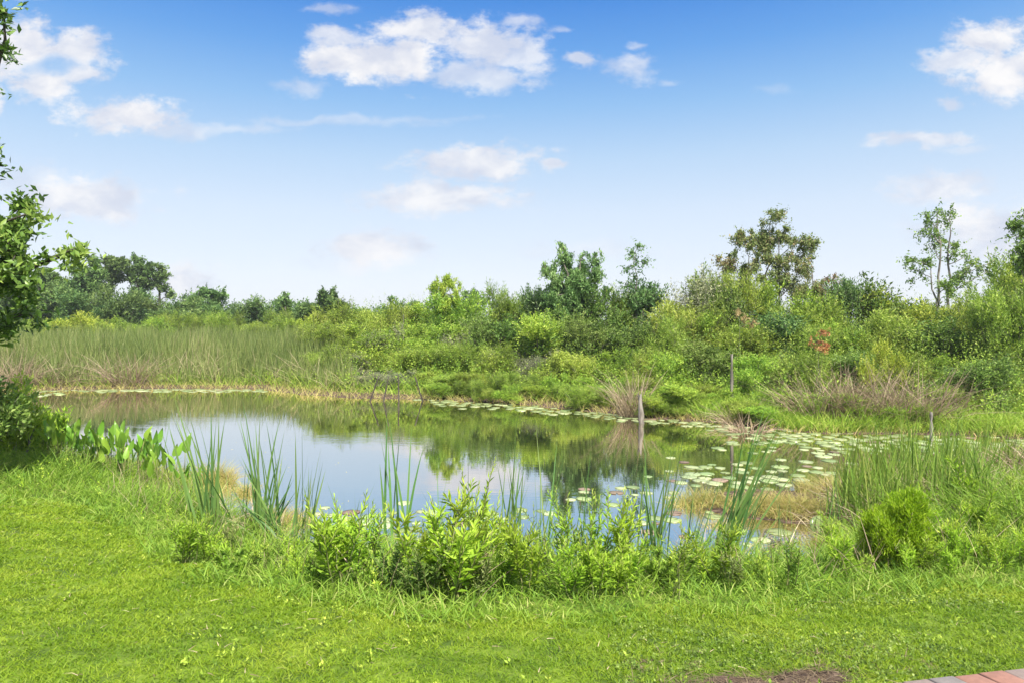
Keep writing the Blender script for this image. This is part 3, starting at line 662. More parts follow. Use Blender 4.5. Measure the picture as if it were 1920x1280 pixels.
# taller ragged grass on the near bank
b = Buf(); P = scatter(300000, -12, 11, 4, 13, lambda x, y: (sdist(x, y) > .05) & (mown(x, y) < .1+.25*rng.random(np.shape(x))) & (sdist(x, y) < 4) & (y < 13) & (np.abs(x) < y*.82+.6))
n = len(P); s = sdist(P[:, 0], P[:, 1]); hh = rng.uniform(.08, .34, n)*(.4+1.2*vnoise(P[:, 0], P[:, 1], .45))*(.35+.9*sm(-mown(P[:, 0], P[:, 1])/1.1))
blades(b, P, lean(n, .4), hh, rng.uniform(.004, .009, n), rng.uniform(.15, .9, n), rng.beta(2, 2.5, n), 3)
tag(obj('bank_grass', mesh('bank_grass', b, M['bank'])), 'ragged green grass on the near bank between the weeds', 'grass', kind='stuff')
# dry grass at the near waterline and on the mud bar
b = Buf()
def patch(px, py, rx, ry, n, h):
    c = at(px, py); a = rng.uniform(0, 2*PI, n); r = rng.random(n)**.6; x = c[0]+np.cos(a)*r*rx; y = c[1]+np.sin(a)*r*ry
    z = np.maximum(ground(x, y), -.03); m = len(x)
    blades(b, np.stack([x, y, z], 1), lean(m, .35), h*rng.uniform(.4, 1.1, m)*(1.1-r*.5), rng.uniform(.004, .007, m), rng.uniform(.1, 1, m), rng.beta(1.5, 2.2, m), 3)
for a in [(310,905,.8,.5,900,.32), (405,905,.28,.2,900,.5), (462,925,.13,.1,260,.36), (350,925,.6,.5,800,.3), (520,980,.4,.3,900,.34), (470,1020,.4,.3,500,.25), (1310,945,.45,.25,900,.32), (1345,985,.2,.12,200,.2), (1440,960,.55,.3,1100,.36),
          (1500,965,.5,.35,1100,.36), (1560,925,.5,.35,900,.42), (1600,980,.4,.3,500,.36), (1530,1020,.3,.2,250,.2), (1680,905,.9,.35,900,.35), (690,1045,.3,.15,200,.25), (800,1050,.4,.15,250,.22), (1860,900,.8,.4,700,.4)]: patch(*a)
tag(obj('dry_grass', mesh('dry_grass', b, M['tan'])), 'tan dry grass tufts at the near waterline and on the mud bar', 'grass', kind='stuff')
# dead brown reeds
def dead_tuft(px, d, r, n, h, lb, spread=.5):
    x, y = (px-960)/F*d, d; g = np.random.default_rng(int(px)); b = Buf(); a = g.uniform(0, 2*PI, n); q = r*g.random(n)**.5
    P = np.stack([np.cos(a)*q, np.sin(a)*q*.6, 0*a-.05], 1)
    D = norm(np.stack([np.cos(a)*spread*g.random(n)+g.normal(0, .2, n), np.sin(a)*spread*g.random(n)+g.normal(0, .2, n), np.ones(n)], 1))
    blades(b, P, D, h*g.uniform(.45, 1.1, n), g.uniform(.008, .018, n), g.uniform(.05, .7+spread*.9, n), g.uniform(0, .8, n), 4, g)
    o = obj('dead_reed_tuft', mesh('dead_reed_tuft', b, M['straw']), None, (x, y, max(gz(x, y), 0))); tag(o, lb, 'dead reeds', 'tufts of dead brown reeds')
dead_tuft(1183, 17, .28, 200, 1.5, 'fan of straw coloured dead reeds rising behind the grey stump', .22)
dead_tuft(1545, 15.85, .75, 380, 1.5, 'pinkish brown collapsed reeds, first of the three heaps on the right bank', .5)
dead_tuft(1625, 15.55, .7, 400, 1.55, 'tangled brown collapsed reeds, middle heap on the right bank', .5)
dead_tuft(1715, 15.25, .65, 360, 1.5, 'straw coloured arching dead reeds, last heap before the dark thicket', .5)
dead_tuft(1790, 16, .4, 200, 1.2, 'small pale dead reed tuft at the foot of the dark thicket', .8)
dead_tuft(80, 24.3, .9, 420, 1.3, 'brown heap of folded reeds at the near end of the reed bed', 1.0)
dead_tuft(238, 24.6, .7, 300, 1.6, 'dark brown heap of dead reeds in the middle of the reed bed front', .7)
dead_tuft(25, 23.5, .6, 260, 1.8, 'tall straw reeds at the edge of the frame beyond the broad leafed plants', .4)
dead_tuft(1385, 15.8, .35, 120, .8, 'little brown reed tuft at the foot of the grey post', .8)
dead_tuft(1400, 14.6, .3, 130, .55, 'low brown tuft overhanging the lily pads by the far shore', 1.0)

# leafy shoots that knit the shrub banks together
def shoots(n, x0, x1, y0, y1, cond, hfun, kind, name, lb, per=26, L=.075, W=.026, seed=0, sp=.10):
    g = np.random.default_rng(seed); P = scatter(n, x0, x1, y0, y1, cond, g); m = len(P); h = hfun(P[:, 0], P[:, 1], g); T = lean(m, .13, g)
    t = .12+.88*(np.arange(per)+.5)/per; tt = t[None, :, None]
    Q = P[:, None]+T[:, None]*h[:, None, None]*tt+g.normal(0, sp, (m, per, 3))*(1.15-tt); D = norm(norm(g.normal(0, 1, (m, per, 3)))*.8+UP*.75)
    b = Buf(); k = m*per; sz = g.uniform(.6, 1.25, k); tn = np.clip(np.repeat(g.beta(2, 2, m), per)+g.normal(0, .18, k), 0, 1)
    leaves(b, Q.reshape(-1, 3), D.reshape(-1, 3), L*sz, W*sz, tn, .6, g=g)
    return tag(obj(name, mesh(name, b, M[kind])), lb, 'undergrowth', kind='stuff')
def behind(x, y, a, b): s_ = sdist(x, y); return (s_ > a) & (s_ < b) & (y > 12) & (pxof(x, y) > 640) & (pxof(x, y) < 2200)
shoots(5200, -8, 26, 12, 30, lambda x, y: behind(x, y, .9, 4.5), lambda x, y, g: (.5+.22*sdist(x, y))*g.uniform(.6, 1.3, len(x)), 'fresh', 'undergrowth', 'bright green leafy herbs knitting together the waterside bushes', seed=41)
shoots(7000, -8, 30, 14, 36, lambda x, y: behind(x, y, 3.5, 10), lambda x, y, g: (.7+.27*sdist(x, y))*g.uniform(.6, 1.15, len(x)), 'olive', 'scrub', 'olive green leafy shoots filling the gaps of the shrub bank', per=44, seed=42, sp=.14)
shoots(900, -10, -2, 19, 30, lambda x, y: (sdist(x, y) > .6) & (sdist(x, y) < 2.4) & (pxof(x, y) < 660), lambda x, y, g: g.uniform(.2, .6, len(x)), 'lime', 'herbs', 'low yellow green herbs in front of the reed bed', per=16, seed=43)
shoots(1500, -9, 9, 4, 12, lambda x, y: (sdist(x, y) > .1) & (mown(x, y) < -.1) & (sdist(x, y) < 4) & (np.abs(x) < y*.8), lambda x, y, g: g.uniform(.10, .30, len(x)), 'weed', 'ground_herbs', 'small leafy green herbs scattered through the rough grass of the near bank', per=18, L=.035, W=.011, seed=44, sp=.02)
shoots(2600, .3, 3.2, 2.9, 4.6, lambda x, y: (pxof(x, y) > 1150) & (vnoise(x, y, .5)+.25*(3.9-y) > .45) & (bare(x, y) < .25) & ~on_path(x, y), lambda x, y, g: g.uniform(.015, .035, len(x)), 'deep', 'clover', 'dark green clover creeping through the lawn beside the path', per=7, L=.013, W=.011, seed=45, sp=.012)
g = np.random.default_rng(61); P = scatter(26000, .5, 2.1, 2.9, 3.6, lambda x, y: (bare(x, y) > .22) & ~on_path(x, y), g); n = len(P); b = Buf()
k = g.random(n) < .22; P = P[k]; n = len(P); P[:, 2] += .004
blades(b, P, norm(np.stack([g.normal(0, 1, n), g.normal(0, 1, n), np.full(n, .35)], 1)), g.uniform(.015, .06, n), g.uniform(.0015, .0035, n), g.uniform(.2, .8, n), g.random(n), 2, g)
tag(obj('thatch', mesh('thatch', b, M['thatch'])), 'dry brown thatch lying on the bare soil by the path', 'thatch', kind='stuff')
g = np.random.default_rng(71); P = scatter(9000, -5, 5, 4, 9, lambda x, y: (mown(x, y) < -.25) & (sdist(x, y) > -.1) & (sdist(x, y) < 3) & (vnoise(x, y, .5) > .5), g)[:700]; n = len(P); b = Buf()
blades(b, P, lean(n, .3, g), g.uniform(.15, .6, n), g.uniform(.003, .006, n), g.uniform(0, .5, n), g.random(n), 3, g)
tag(obj('dry_stems', mesh('dry_stems', b, M['straw'])), 'thin dry brown stems standing among the near weeds', 'stems', kind='stuff')
g = np.random.default_rng(72); b = Buf(); P = scatter(1400, -7, 4.5, 2.7, 7.5, lambda x, y: (mown(x, y) > .0) & ~on_path(x, y), g); n = len(P); P[:, 2] += .02
blades(b, P, norm(np.stack([g.normal(0, 1, n), g.normal(0, 1, n), np.full(n, .4)], 1)), g.uniform(.02, .05, n), g.uniform(.002, .004, n), g.uniform(.2, .8, n), g.random(n), 2, g)
tag(obj('dry_clippings', mesh('dry_clippings', b, M['straw'])), 'dry grass clippings lying on the lawn', 'clippings', kind='stuff')
shoots(2600, -7, 4.5, 2.7, 7.5, lambda x, y: (mown(x, y) > .1) & (vnoise(x, y, .42) > .6) & ~on_path(x, y), lambda x, y, g: g.uniform(.02, .05, len(x)), 'fresh', 'lawn_weeds', 'small broad leafed weeds growing in patches of the lawn', per=8, L=.022, W=.012, seed=46, sp=.014)
# floating bits among the pads and by the mud
g = np.random.default_rng(73); b = Buf(); X = g.uniform(-9, 9, 9000); Y = g.uniform(6, 22, 9000); S_ = sdist(X, Y); k = (S_ < -.02) & (g.random(9000) < np.exp(S_*1.3)*(.3+1.2*(vnoise(X, Y, .8) > .5)))
P = np.stack([X[k], Y[k], np.full(k.sum(), .003)], 1); n = len(P)
leaves(b, P, np.stack([g.normal(0, 1, n), g.normal(0, 1, n), np.zeros(n)], 1), g.uniform(.015, .05, n), g.uniform(.006, .02, n), g.random(n), 8, .01, g)
tag(obj('floating_leaves', mesh('floating_leaves', b, M['tan'])), 'tan bits of leaf floating along the waterline', 'debris', kind='stuff')
# ------------------------------------------------------------------ stump, post, stalks
def wood_thing(name, px, d, top, base, r, lb, cat, mat='palebark', tilt=0, jag=.08, k=12, seed=1):
    g = np.random.default_rng(seed); x = (px-960)/F*d; z0 = H-(base-HZ)/F*d-.25; z1 = H-(top-HZ)/F*d; n = 9
    t = np.linspace(0, 1, n); p = np.stack([tilt*t+g.normal(0, r*.06, n), g.normal(0, r*.06, n), (z1-z0)*t], 1); b = Buf(); fl = 1+.5*np.exp(-t*6)
    tube(b, p, r*(1.15-.3*t)*(1+g.normal(0, .1, n)), k)
    v = b.v[0]; top_i = np.arange((n-1)*k, n*k); v[top_i, 2] += g.uniform(-jag, jag, k)
    v[:, :2] += g.normal(0, r*.11, (len(v), 2))
    o = obj(name, mesh(name, b, M[mat], True), None, (x, d, z0)); return tag(o, lb, cat)
wood_thing('tree_stump', 1204, 15.9, 742, 793, .06, 'weathered grey broken stump standing in the water by the far shore', 'stump', 'bark', tilt=-.05, jag=.12)
wood_thing('post', 1372, 17, 664, 745, .035, 'slim grey wooden post standing in the bushes above the lily pads', 'post', 'bark', jag=.03)
wood_thing('tree_stump', 990, 5.2, 1072, 1125, .045, 'short brown rotten stump half hidden under the near weeds', 'stump', 'bark', jag=.03)
wood_thing('dead_stalk', 1021, 5.1, 1012, 1100, .012, 'pale dry upright stalk in front of the tallest weeds', 'stalk', 'palebark', jag=.01, k=6)
wood_thing('dead_stalk', 1746, 13.6, 772, 812, .03, 'short pale snapped stalk standing in the reeds near the right bank', 'stalk', 'palebark', jag=.02, k=6)
for i, (px, tl_, lb) in enumerate([(688,-.35,'dark leaning stem in the far water, nearest the reed bed'), (716,-.2,'dark leaning stem in the far water, second of four'), (748,.02,'dark upright stem in the far water, third of four'), (797,.3,'dark stem leaning the other way in the far water')]):
    wood_thing('bare_stem', px, 20.3, 705, 752, .022, lb, 'stem', 'darkbark', tilt=-tl_, jag=.01, k=5, seed=i)

# ------------------------------------------------------------------ lily pads
def pad_mesh(seed, lift=.0):
    g = np.random.default_rng(seed); b = Buf(); n = 22; a0 = .16; th = np.linspace(a0, 2*PI-a0, n); r = 1+g.normal(0, .025, n)
    ring = lambda q, z: np.stack([np.cos(th)*r*q, np.sin(th)*r*q, np.full(n, 0.)+z], 1)
    rim = ring(1, 0); rim[:, 2] = .010+lift*np.clip(np.sin(th*1+g.uniform(0, 6)), 0, 1)*.5+.03*np.sin(3*th+g.uniform(0, 6))**2
    v = np.concatenate([[[0.06, 0, .006]], ring(.55, .008), rim, ring(.97, -.02)]); f = []
    for i in range(n-1): f += [(0, 1+i, 2+i), (1+i, 1+n+i, 2+n+i), (1+i, 2+n+i, 2+i), (1+n+i, 1+2*n+i, 2+2*n+i), (1+n+i, 2+2*n+i, 2+n+i)]
    b.add(v, f, g.random()); return b
def pad_mat():
    return leaf_mat('lily_pad', [(.19,.26,.09), (.27,.34,.14), (.37,.42,.21)], trans=.1, rough=.3, spec=.6, hue=.015, val=.2)
M['pad'] = pad_mat(); M['oldpad'] = leaf_mat('old_lily_pad', [(.22,.22,.08), (.25,.20,.11), (.20,.14,.10)], trans=.05, rough=.4, spec=.4, val=.25)
PADS = [mesh('lily_pad', pad_mesh(s, l), M['pad']) for s, l in ((1, 0), (2, 0), (3, .1), (4, .25))]+[mesh('old_lily_pad', pad_mesh(9), M['oldpad'])]
gp = random.Random(5); placed = []
def pad(px, py, r, label, group):
    x, y = at(px, py); 
    if gz(x, y) > .02: return False
    if any((x-a)**2+(y-b_)**2 < (.72*(r+c))**2 for a, b_, c in placed): return False
    placed.append((x, y, r)); me = gp.choices(PADS, (5, 5, 3, 1, 1.3))[0]
    o = obj('lily_pad', me, None, (x, y, .004)); o.scale = (r, r, r*.8); o.rotation_euler = (gp.gauss(0, .012), gp.gauss(0, .012), gp.uniform(0, 6.28))
    tag(o, label, 'lily pad', group); return True
def pads(n, region, rr, label, group, tries=12):
    k = 0
    for _ in range(n*tries):
        if k >= n: break
        i = gp.randrange(len(region)); px, py, sx, sy = region[i]
        if pad(gp.gauss(px, sx), gp.gauss(py, sy), gp.uniform(*rr), label, group): k += 1
pads(62, [(860,749,30,2.0), (930,752,45,2.5), (1000,762,35,3), (1060,770,40,3), (1130,776,40,4), (1200,783,40,3), (1280,784,45,3), (1340,790,30,4)], (0.075, 0.156), 'pale green lily pad crowded along the far shore on both sides of the grey stump', 'lily pads along the far shore')
pads(34, [(200,731.5,60,1.4), (330,731,60,1.4), (430,731.5,40,1.4), (60,738,30,1.6), (20,744,25,2)], (0.095, 0.202), 'pale lily pad in the thin strip below the reed bed', 'lily pads below the reed bed')
pads(58, [(1400,812,40,5), (1470,818,50,6), (1530,835,40,8), (1560,850,40,10), (1440,838,50,7), (1600,830,40,6)], (0.068, 0.147), 'light green lily pad floating on the dark reflection beyond the mud bar', 'lily pads beyond the mud bar')
pads(52, [(1310,885,40,8), (1380,870,50,8), (1450,885,50,10), (1400,905,50,10), (1500,890,40,12), (1330,900,40,7), (1550,880,30,10)], (0.068, 0.143), 'light green lily pad just behind the dry grass of the mud bar', 'lily pads behind the mud bar')
pads(40, [(1660,840,50,12), (1740,845,50,12), (1830,850,50,12), (1900,855,40,12), (1780,825,70,6)], (0.068, 0.147), 'pale lily pad glimpsed through the upright reeds of the side channel', 'lily pads in the reedy channel')
pads(40, [(640,1000,40,10), (700,985,50,12), (800,960,60,12), (850,985,60,14), (930,965,50,12), (760,1010,60,8), (620,960,30,8), (1000,990,50,15), (1050,960,50,12)], (0.054, 0.120), 'pale flat lily pad on the sky reflection in front of the near weeds', 'lily pads near the near weeds')
pads(24, [(1120,920,50,8), (1200,935,50,10), (1160,960,60,12), (1260,965,50,10), (1240,990,50,8), (1340,1000,40,10)], (0.054, 0.115), 'lily pad between the tall near weeds and the mud bar', 'lily pads before the mud bar')
for (px, py, r, lb) in [(625,1008,.15,'large pale pad between the narrow cattail and the V shaped one, nearest the bank'), (645,985,.12,'pale pad behind the large one beside the narrow cattail'), (705,1003,.13,'pale pad just before the foot of the V shaped cattail'),
        (770,992,.12,'pale pad just past the foot of the V shaped cattail'), (820,1010,.12,'pale pad half covered by the sparse thin reeds'), (800,962,.11,'lone pale pad further out behind the sparse thin reeds'), (690,968,.09,'small pale pad out beyond the trio of short reeds'),
        (1460,997,.14,'large flat lily pad lying right under the mud bar'), (1425,1012,.11,'second large flat lily pad by the mud bar, nearer the weeds'), (1105,917,.10,'single pad at the edge of the dark reflection above the tallest weeds')]: pad(px, py, r, lb, None)
bs = Buf(); gs = np.random.default_rng(9); base_pad = pad_mesh(1)
for (x0, x1, pyf, sy, n) in [(70, 500, lambda p: 731, 1.6, 210), (820, 1380, lambda p: ip(p, SHOREY)+3, 3.0, 230), (1380, 1920, lambda p: ip(p, [(1380,806), (1560,826), (1920,842)]), 9, 330), (-40, 90, lambda p: 740, 2, 30)]:
    for _ in range(n):
        px = gs.uniform(x0, x1); x, y = at(px, pyf(px)+gs.normal(0, sy)); r = gs.uniform(.09, .17)
        if gz(x, y) > .01 or any((x-a)**2+(y-b_)**2 < (.8*(r+c))**2 for a, b_, c in placed): continue
        placed.append((x, y, r)); a = gs.uniform(0, 6.28); v = base_pad.v[0]
        w_ = np.stack([(v[:, 0]*math.cos(a)-v[:, 1]*math.sin(a))*r+x, (v[:, 0]*math.sin(a)+v[:, 1]*math.cos(a))*r+y, v[:, 2]*r+.004], 1); bs.add(w_, base_pad.f[0], gs.random())
tag(obj('lily_pads', mesh('far_lily_pads', bs, M['pad'])), 'carpet of small pale lily pads along the far waterline', 'lily pads', kind='stuff')
# upturned pad
o = obj('lily_pad', mesh('upturned_lily_pad', pad_mesh(12, .6), M['pad']), None, (*at(1535, 1000), .07)); o.scale = (.13, .13, .13); o.rotation_euler = (1.1, .2, .4); tag(o, 'upturned pale lily pad leaning on edge by the dry grass', 'lily pad')

# ------------------------------------------------------------------ cattail clumps in the near water
def clump(name, px, py, tops, lb, z=None, w=.014, n_extra=4, kind='cattail', group='cattail clumps at the near waterline', seed=0, seg=6, foot=.085):
    """tops: (px, py) of the blade tips; every blade really leaves the clump's foot"""
    g = np.random.default_rng(seed+int(px)); x, y = at(px, py, 0 if z is None else z); z0 = gz(x, y) if z is None else z; z0 = max(z0, -.1); b = Buf(); root = bpy.data.objects.new(name, None); COL.objects.link(root); root.location = (x, y, z0)
    P = []; D = []; L = []; Bn = []
    tl = list(tops)
    if w > .01 and kind == 'cattail': tops = [(tx, ty-22) for tx, ty in tops]; tl = list(tops); w *= 1.3
    for (tx, ty) in tops:
        for _ in range(n_extra): tl.append((tx+g.normal(0, 12), ty+abs(g.normal(0, 45))+15))
    for (tx, ty) in tl:
        dy = g.normal(0, .12); e = np.array([(tx-960)/F*(y+dy), y+dy, H-(ty-HZ)/F*(y+dy)])-np.array([x, y, z0])
        s = np.array([g.normal(0, foot), g.normal(0, foot), -.03]); v = e-s; Ln = np.linalg.norm(v)
        bend = g.uniform(.02, .12)+max(0, abs(e[0])/max(e[2], .1)-.5)*.5
        hz = np.array([v[0], v[1], 0]); hz = hz/max(np.linalg.norm(hz), 1e-6)
        v2 = v-hz*bend*Ln*.9+UP*bend**2*Ln*.55     # start direction such that the tip lands at e
        P.append(s); D.append(v2); L.append(np.linalg.norm(v2)); Bn.append(bend)
    blades(b, np.array(P), np.array(D), np.array(L), g.uniform(.8, 1.25, len(P))*w*1.35, np.array(Bn), g.beta(2, 2.5, len(P)), seg, g)
    obj('blades', mesh('cattail_blades', b, M[kind]), root)
    b2 = Buf(); m = len(P); k = 3
    blades(b2, np.repeat(np.array(P), k, 0)+g.normal(0, .03, (m*k, 3)), lean(m*k, .5, g), g.uniform(.12, .6, m*k), .009, g.uniform(.3, 1.3, m*k), g.random(m*k), 3, g)
    obj('dead_sheath', mesh('cattail_sheath', b2, M['straw']), root)
    return tag(root, lb, 'cattail', group)
clump('cattail', 395, 1015, [(325,762), (352,790), (405,812), (395,780), (380,842)], 'cattail clump with one long blade slanting left, beside the dry grass')
clump('cattail', 500, 1015, [(452,758), (488,785), (512,790), (525,805), (548,850), (540,890), (455,830)], 'tallest cattail clump, spreading blades beside the sagging ones')
clump('cattail', 570, 1050, [(566,805), (580,865), (603,855), (560,900), (595,920)], 'upright narrow cattail clump where the pads begin')
clump('cattail', 740, 1035, [(706,808), (727,800), (736,795), (747,808), (772,820)], 'isolated V shaped cattail in the open sky reflection', w=.02, n_extra=1)
clump('cattail', 535, 1045, [(425,940), (440,925), (455,900), (410,960), (480,905)], 'sagging cattail whose blades arch low over the dry grass', n_extra=1, w=.018)
clump('cattail', 832, 1040, [(783,905), (797,890), (819,862), (846,925), (838,895)], 'sparse thin reeds rising just left of the tall weeds', w=.008, n_extra=1)
clump('cattail', 672, 1035, [(665,920), (676,930), (683,940)], 'tiny trio of short reeds beside the isolated V shaped cattail', w=.008, n_extra=0)
clump('cattail', 950, 1080, [(930,880), (965,790), (975,850), (990,880), (950,900)], 'thin reed clump on the left of the tallest weeds', w=.011)
clump('cattail', 1010, 1090, [(1004,790), (1045,820), (1060,850), (1015,860)], 'thin reed clump in the middle of the tallest weeds', w=.010, n_extra=2)
clump('cattail', 1090, 1085, [(1110,830), (1085,860), (1130,870)], 'few pale reeds behind the right end of the tallest weeds', w=.009, n_extra=1)
clump('cattail', 1225, 1070, [(1215,850), (1240,800), (1262,830), (1290,860), (1200,900)], 'loose reed clump between the tallest weeds and the mud bar', w=.011)
clump('cattail', 1345, 1060, [(1400,800), (1440,770), (1475,790), (1500,840), (1420,860), (1380,880)], 'leaning reed clump with long blades slanting right across the lily pads', w=.013)
clump('cattail', 1300, 1075, [(1310,880), (1290,900), (1340,860)], 'short reed clump at the foot of the leaning reeds', w=.010)
clump('cattail', 310, 900, [(300,800), (318,790), (330,815), (345,830), (290,830)], 'feathery reed clump between broad leafed plants and dry grass', w=.009)
clump('cattail', 1558, 1010, [(1545,880), (1560,850), (1575,900)], 'slender reeds right beside the upturned lily pad', w=.009)
for (px, py, tops, lb) in [(350,975,[(322,850),(345,830),(372,880)],'few thin reeds in the rough grass left of the slanting cattail'), (440,1005,[(420,860),(447,880),(462,845)],'few thin reeds between the slanting and the tallest cattail'),
        (620,1055,[(612,900),(628,930),(645,915)],'few thin reeds just past the narrow cattail'), (880,1065,[(862,880),(878,850),(900,890)],'few thin reeds leaning over the left side of the tallest weeds'),
        (1150,1070,[(1140,850),(1165,880),(1180,900)],'few thin reeds at the right shoulder of the tallest weeds'), (1410,1050,[(1425,900),(1400,880),(1450,870)],'few thin reeds under the long leaning blades'),
        (265,915,[(255,830),(275,815),(290,850)],'few thin reeds rising out of the broad leafed plants'), (1470,1030,[(1465,900),(1490,880),(1455,930)],'few thin reeds in front of the mud bar'),
        (700,1045,[(690,930),(705,900),(660,950)],'few thin reeds left of the V shaped cattail')]:
    clump('cattail', px, py, tops, lb, w=.008, n_extra=2, foot=.1)
gq = random.Random(8); rb = []
for i in range(60):
    px = 1595+i*6.6+gq.uniform(-8, 8); py = gq.choice([900, 915, 930, 950, 970, 990, 1010]) if px < 1900 else gq.choice([930, 960])
    rb.append((px, py))
rb.sort(); rn = {}; NTH = 'first second third fourth fifth sixth seventh eighth ninth tenth eleventh twelfth thirteenth fourteenth fifteenth sixteenth seventeenth eighteenth nineteenth twentieth'.split()+'twenty-first twenty-second twenty-third twenty-fourth twenty-fifth twenty-sixth twenty-seventh twenty-eighth twenty-ninth thirtieth'.split()+['last']*30
place_words = ['close behind the lime feathery shrub', 'at the water end of the bed', 'towards the edge of the frame']
for i, (px, py) in enumerate(rb):
    w_ = place_words[0] if 1600 < px < 1760 and py > 935 else (place_words[1] if px < 1760 else place_words[2])
    ty = 752+gq.uniform(0, 50)+max(0, px-1850)*.3
    tops = [(px+gq.gauss(0, 26), ty+gq.uniform(-12, 75)+(py-905)*.3) for _ in range(15)]
    rk = 'front' if py > 950 else 'middle' if py > 915 else 'back'; rn[rk] = rn.get(rk, 0)+1
    clump('reed', px, py, tops, f"green reed clump, {rk} rank, {NTH[rn[rk]-1]} from the lily pads towards the frame edge", w=.011, n_extra=2, kind='rush', group='reed clumps of the right hand reed bed', seed=i, foot=.12)

# ------------------------------------------------------------------ broad leafed water plants (left)
def broadleaf_mesh(seed, n=9, h=.55):
    g = np.random.default_rng(seed); lf = Buf(); st = Buf()
    for i in range(n):
        a = g.uniform(0, 2*PI); s = np.array([g.normal(0, .07), g.normal(0, .07), -.05]); ln = h*g.uniform(.5, 1); e = s+np.array([math.cos(a)*.16*ln, math.sin(a)*.16*ln, ln])+g.normal(0, .02, 3)
        tube(st, limb(s, e, g, 5), np.linspace(.007, .004, 5), 4)
        L = g.uniform(.15, .24); W = L*g.uniform(.32, .45); D = norm(np.array([math.cos(a)*.35, math.sin(a)*.35, 1])+g.normal(0, .15, 3)); S = norm(np.cross(D, g.normal(0, 1, 3))); Nn = np.cross(S, D)
        prof = [(0, .15), (.08, .75), (.25, 1), (.5, .85), (.75, .5), (1, 0)]; rowv = []
        for t, q in prof: c = e+D*L*t-Nn*L*t*t*.15; rowv += [c-S*W/2*q+Nn*W*.18*q, c, c+S*W/2*q+Nn*W*.18*q]
        f = []
        for j in range(5):
            for q in (0, 1): k = j*3+q; f += [(k, k+1, k+4), (k, k+4, k+3)]
        lf.add(rowv, f, g.random())
    return mesh('broad_leaves', lf, M['broad'], True), mesh('leaf_stalks', st, M['stem'], True)
M['broad'] = leaf_mat('broad_leaf', [cl(.07,.15,.018), cl(.115,.22,.022), cl(.17,.27,.03)], rough=.35, spec=.5, trans=.3)
BL = [broadleaf_mesh(s) for s in (1, 2, 3, 4)]
gb = random.Random(3)
spots = [(150,905), (185,895), (215,900), (250,893), (285,902), (120,900), (85,908), (170,880), (230,880), (60,890), (140,885), (270,925), (100,880), (200,915), (30,905), (310,930), (130,915), (240,915), (260,900), (165,915), (350,935), (75,900), (110,925), (155,890), (205,882), (225,908), (275,895), (45,915), (300,912)]
gl = ['behind', 'in front']
spots.sort()
for i, (px, py) in enumerate(spots):
    x, y = at(px, py, .12); a, b_ = gb.choice(BL); r = bpy.data.objects.new('pickerelweed', None); COL.objects.link(r); r.location = (x, y, max(gz(x, y), 0)); r.rotation_euler = (0, 0, gb.uniform(0, 6.28)); s = gb.uniform(.8, 1.2); r.scale = (s, s, s*1.1)
    obj('leaves', a, r); obj('stalks', b_, r)
    tag(r, f"broad spear leafed water plant, {(ORD[i] if i < 10 else ['eleventh','twelfth','thirteenth','fourteenth','fifteenth','sixteenth','seventeenth','eighteenth','nineteenth','twentieth','twenty-first','twenty-second','twenty-third','twenty-fourth','twenty-fifth','twenty-sixth','twenty-seventh','twenty-eighth','twenty-ninth','thirtieth','last'][i-10]) if i else 'first'} from the frame edge towards the dry grass", 'water plant', 'broad leafed plants on the left bank')

# bushes at the left edge
def near_bush(px, py, z, h, w, kind, lb, L=.06, W=.022, seed=1, shape='dome', twigs=30, per=12, tl=.2, name='bush', up=.7, lobes=12, bark='bark'):
    x, y = at(px, py, z); m1, m2, ph, pw = shrub_proto(kind, seed+300, h, w, lobes, twigs, per, L, W, up, shape=shape, tl=tl, bark=bark)
    r = bpy.data.objects.new(name, None); COL.objects.link(r); r.location = (x, y, gz(x, y)); obj('foliage', m1, r); obj('stems', m2, r); return tag(r, lb, 'bush')
near_bush(30, 905, .25, 1.05, 1.2, 'weed', 'dense leafy green bush at the left edge under the overhanging bough', seed=1, L=.085, W=.02, twigs=26, shape='vase', up=1.3)
near_bush(85, 890, .2, .85, .8, 'weed', 'smaller leafy bush leaning over the broad leafed plants at the left edge', seed=2, L=.085, W=.018, twigs=22, shape='vase', up=1.3)
near_bush(-70, 930, .4, 1.3, 1.5, 'deep', 'dark shaded bush almost outside the left edge', seed=3, L=.07, W=.03, twigs=26)
near_bush(12, 880, .2, 1.35, .35, 'rust', 'upright sprig with reddish tips above the left edge bush', seed=4, L=.05, W=.018, twigs=8, lobes=4, shape='vase')
# lime feathery shrub
near_bush(1682, 1075, .32, .74, .74, 'fennel', 'vivid lime feathery shrub standing alone in front of the right reed bed', L=.05, W=.0058, seed=5, twigs=120, per=30, tl=.22, up=1.7, shape='dome', lobes=13, bark='stem')

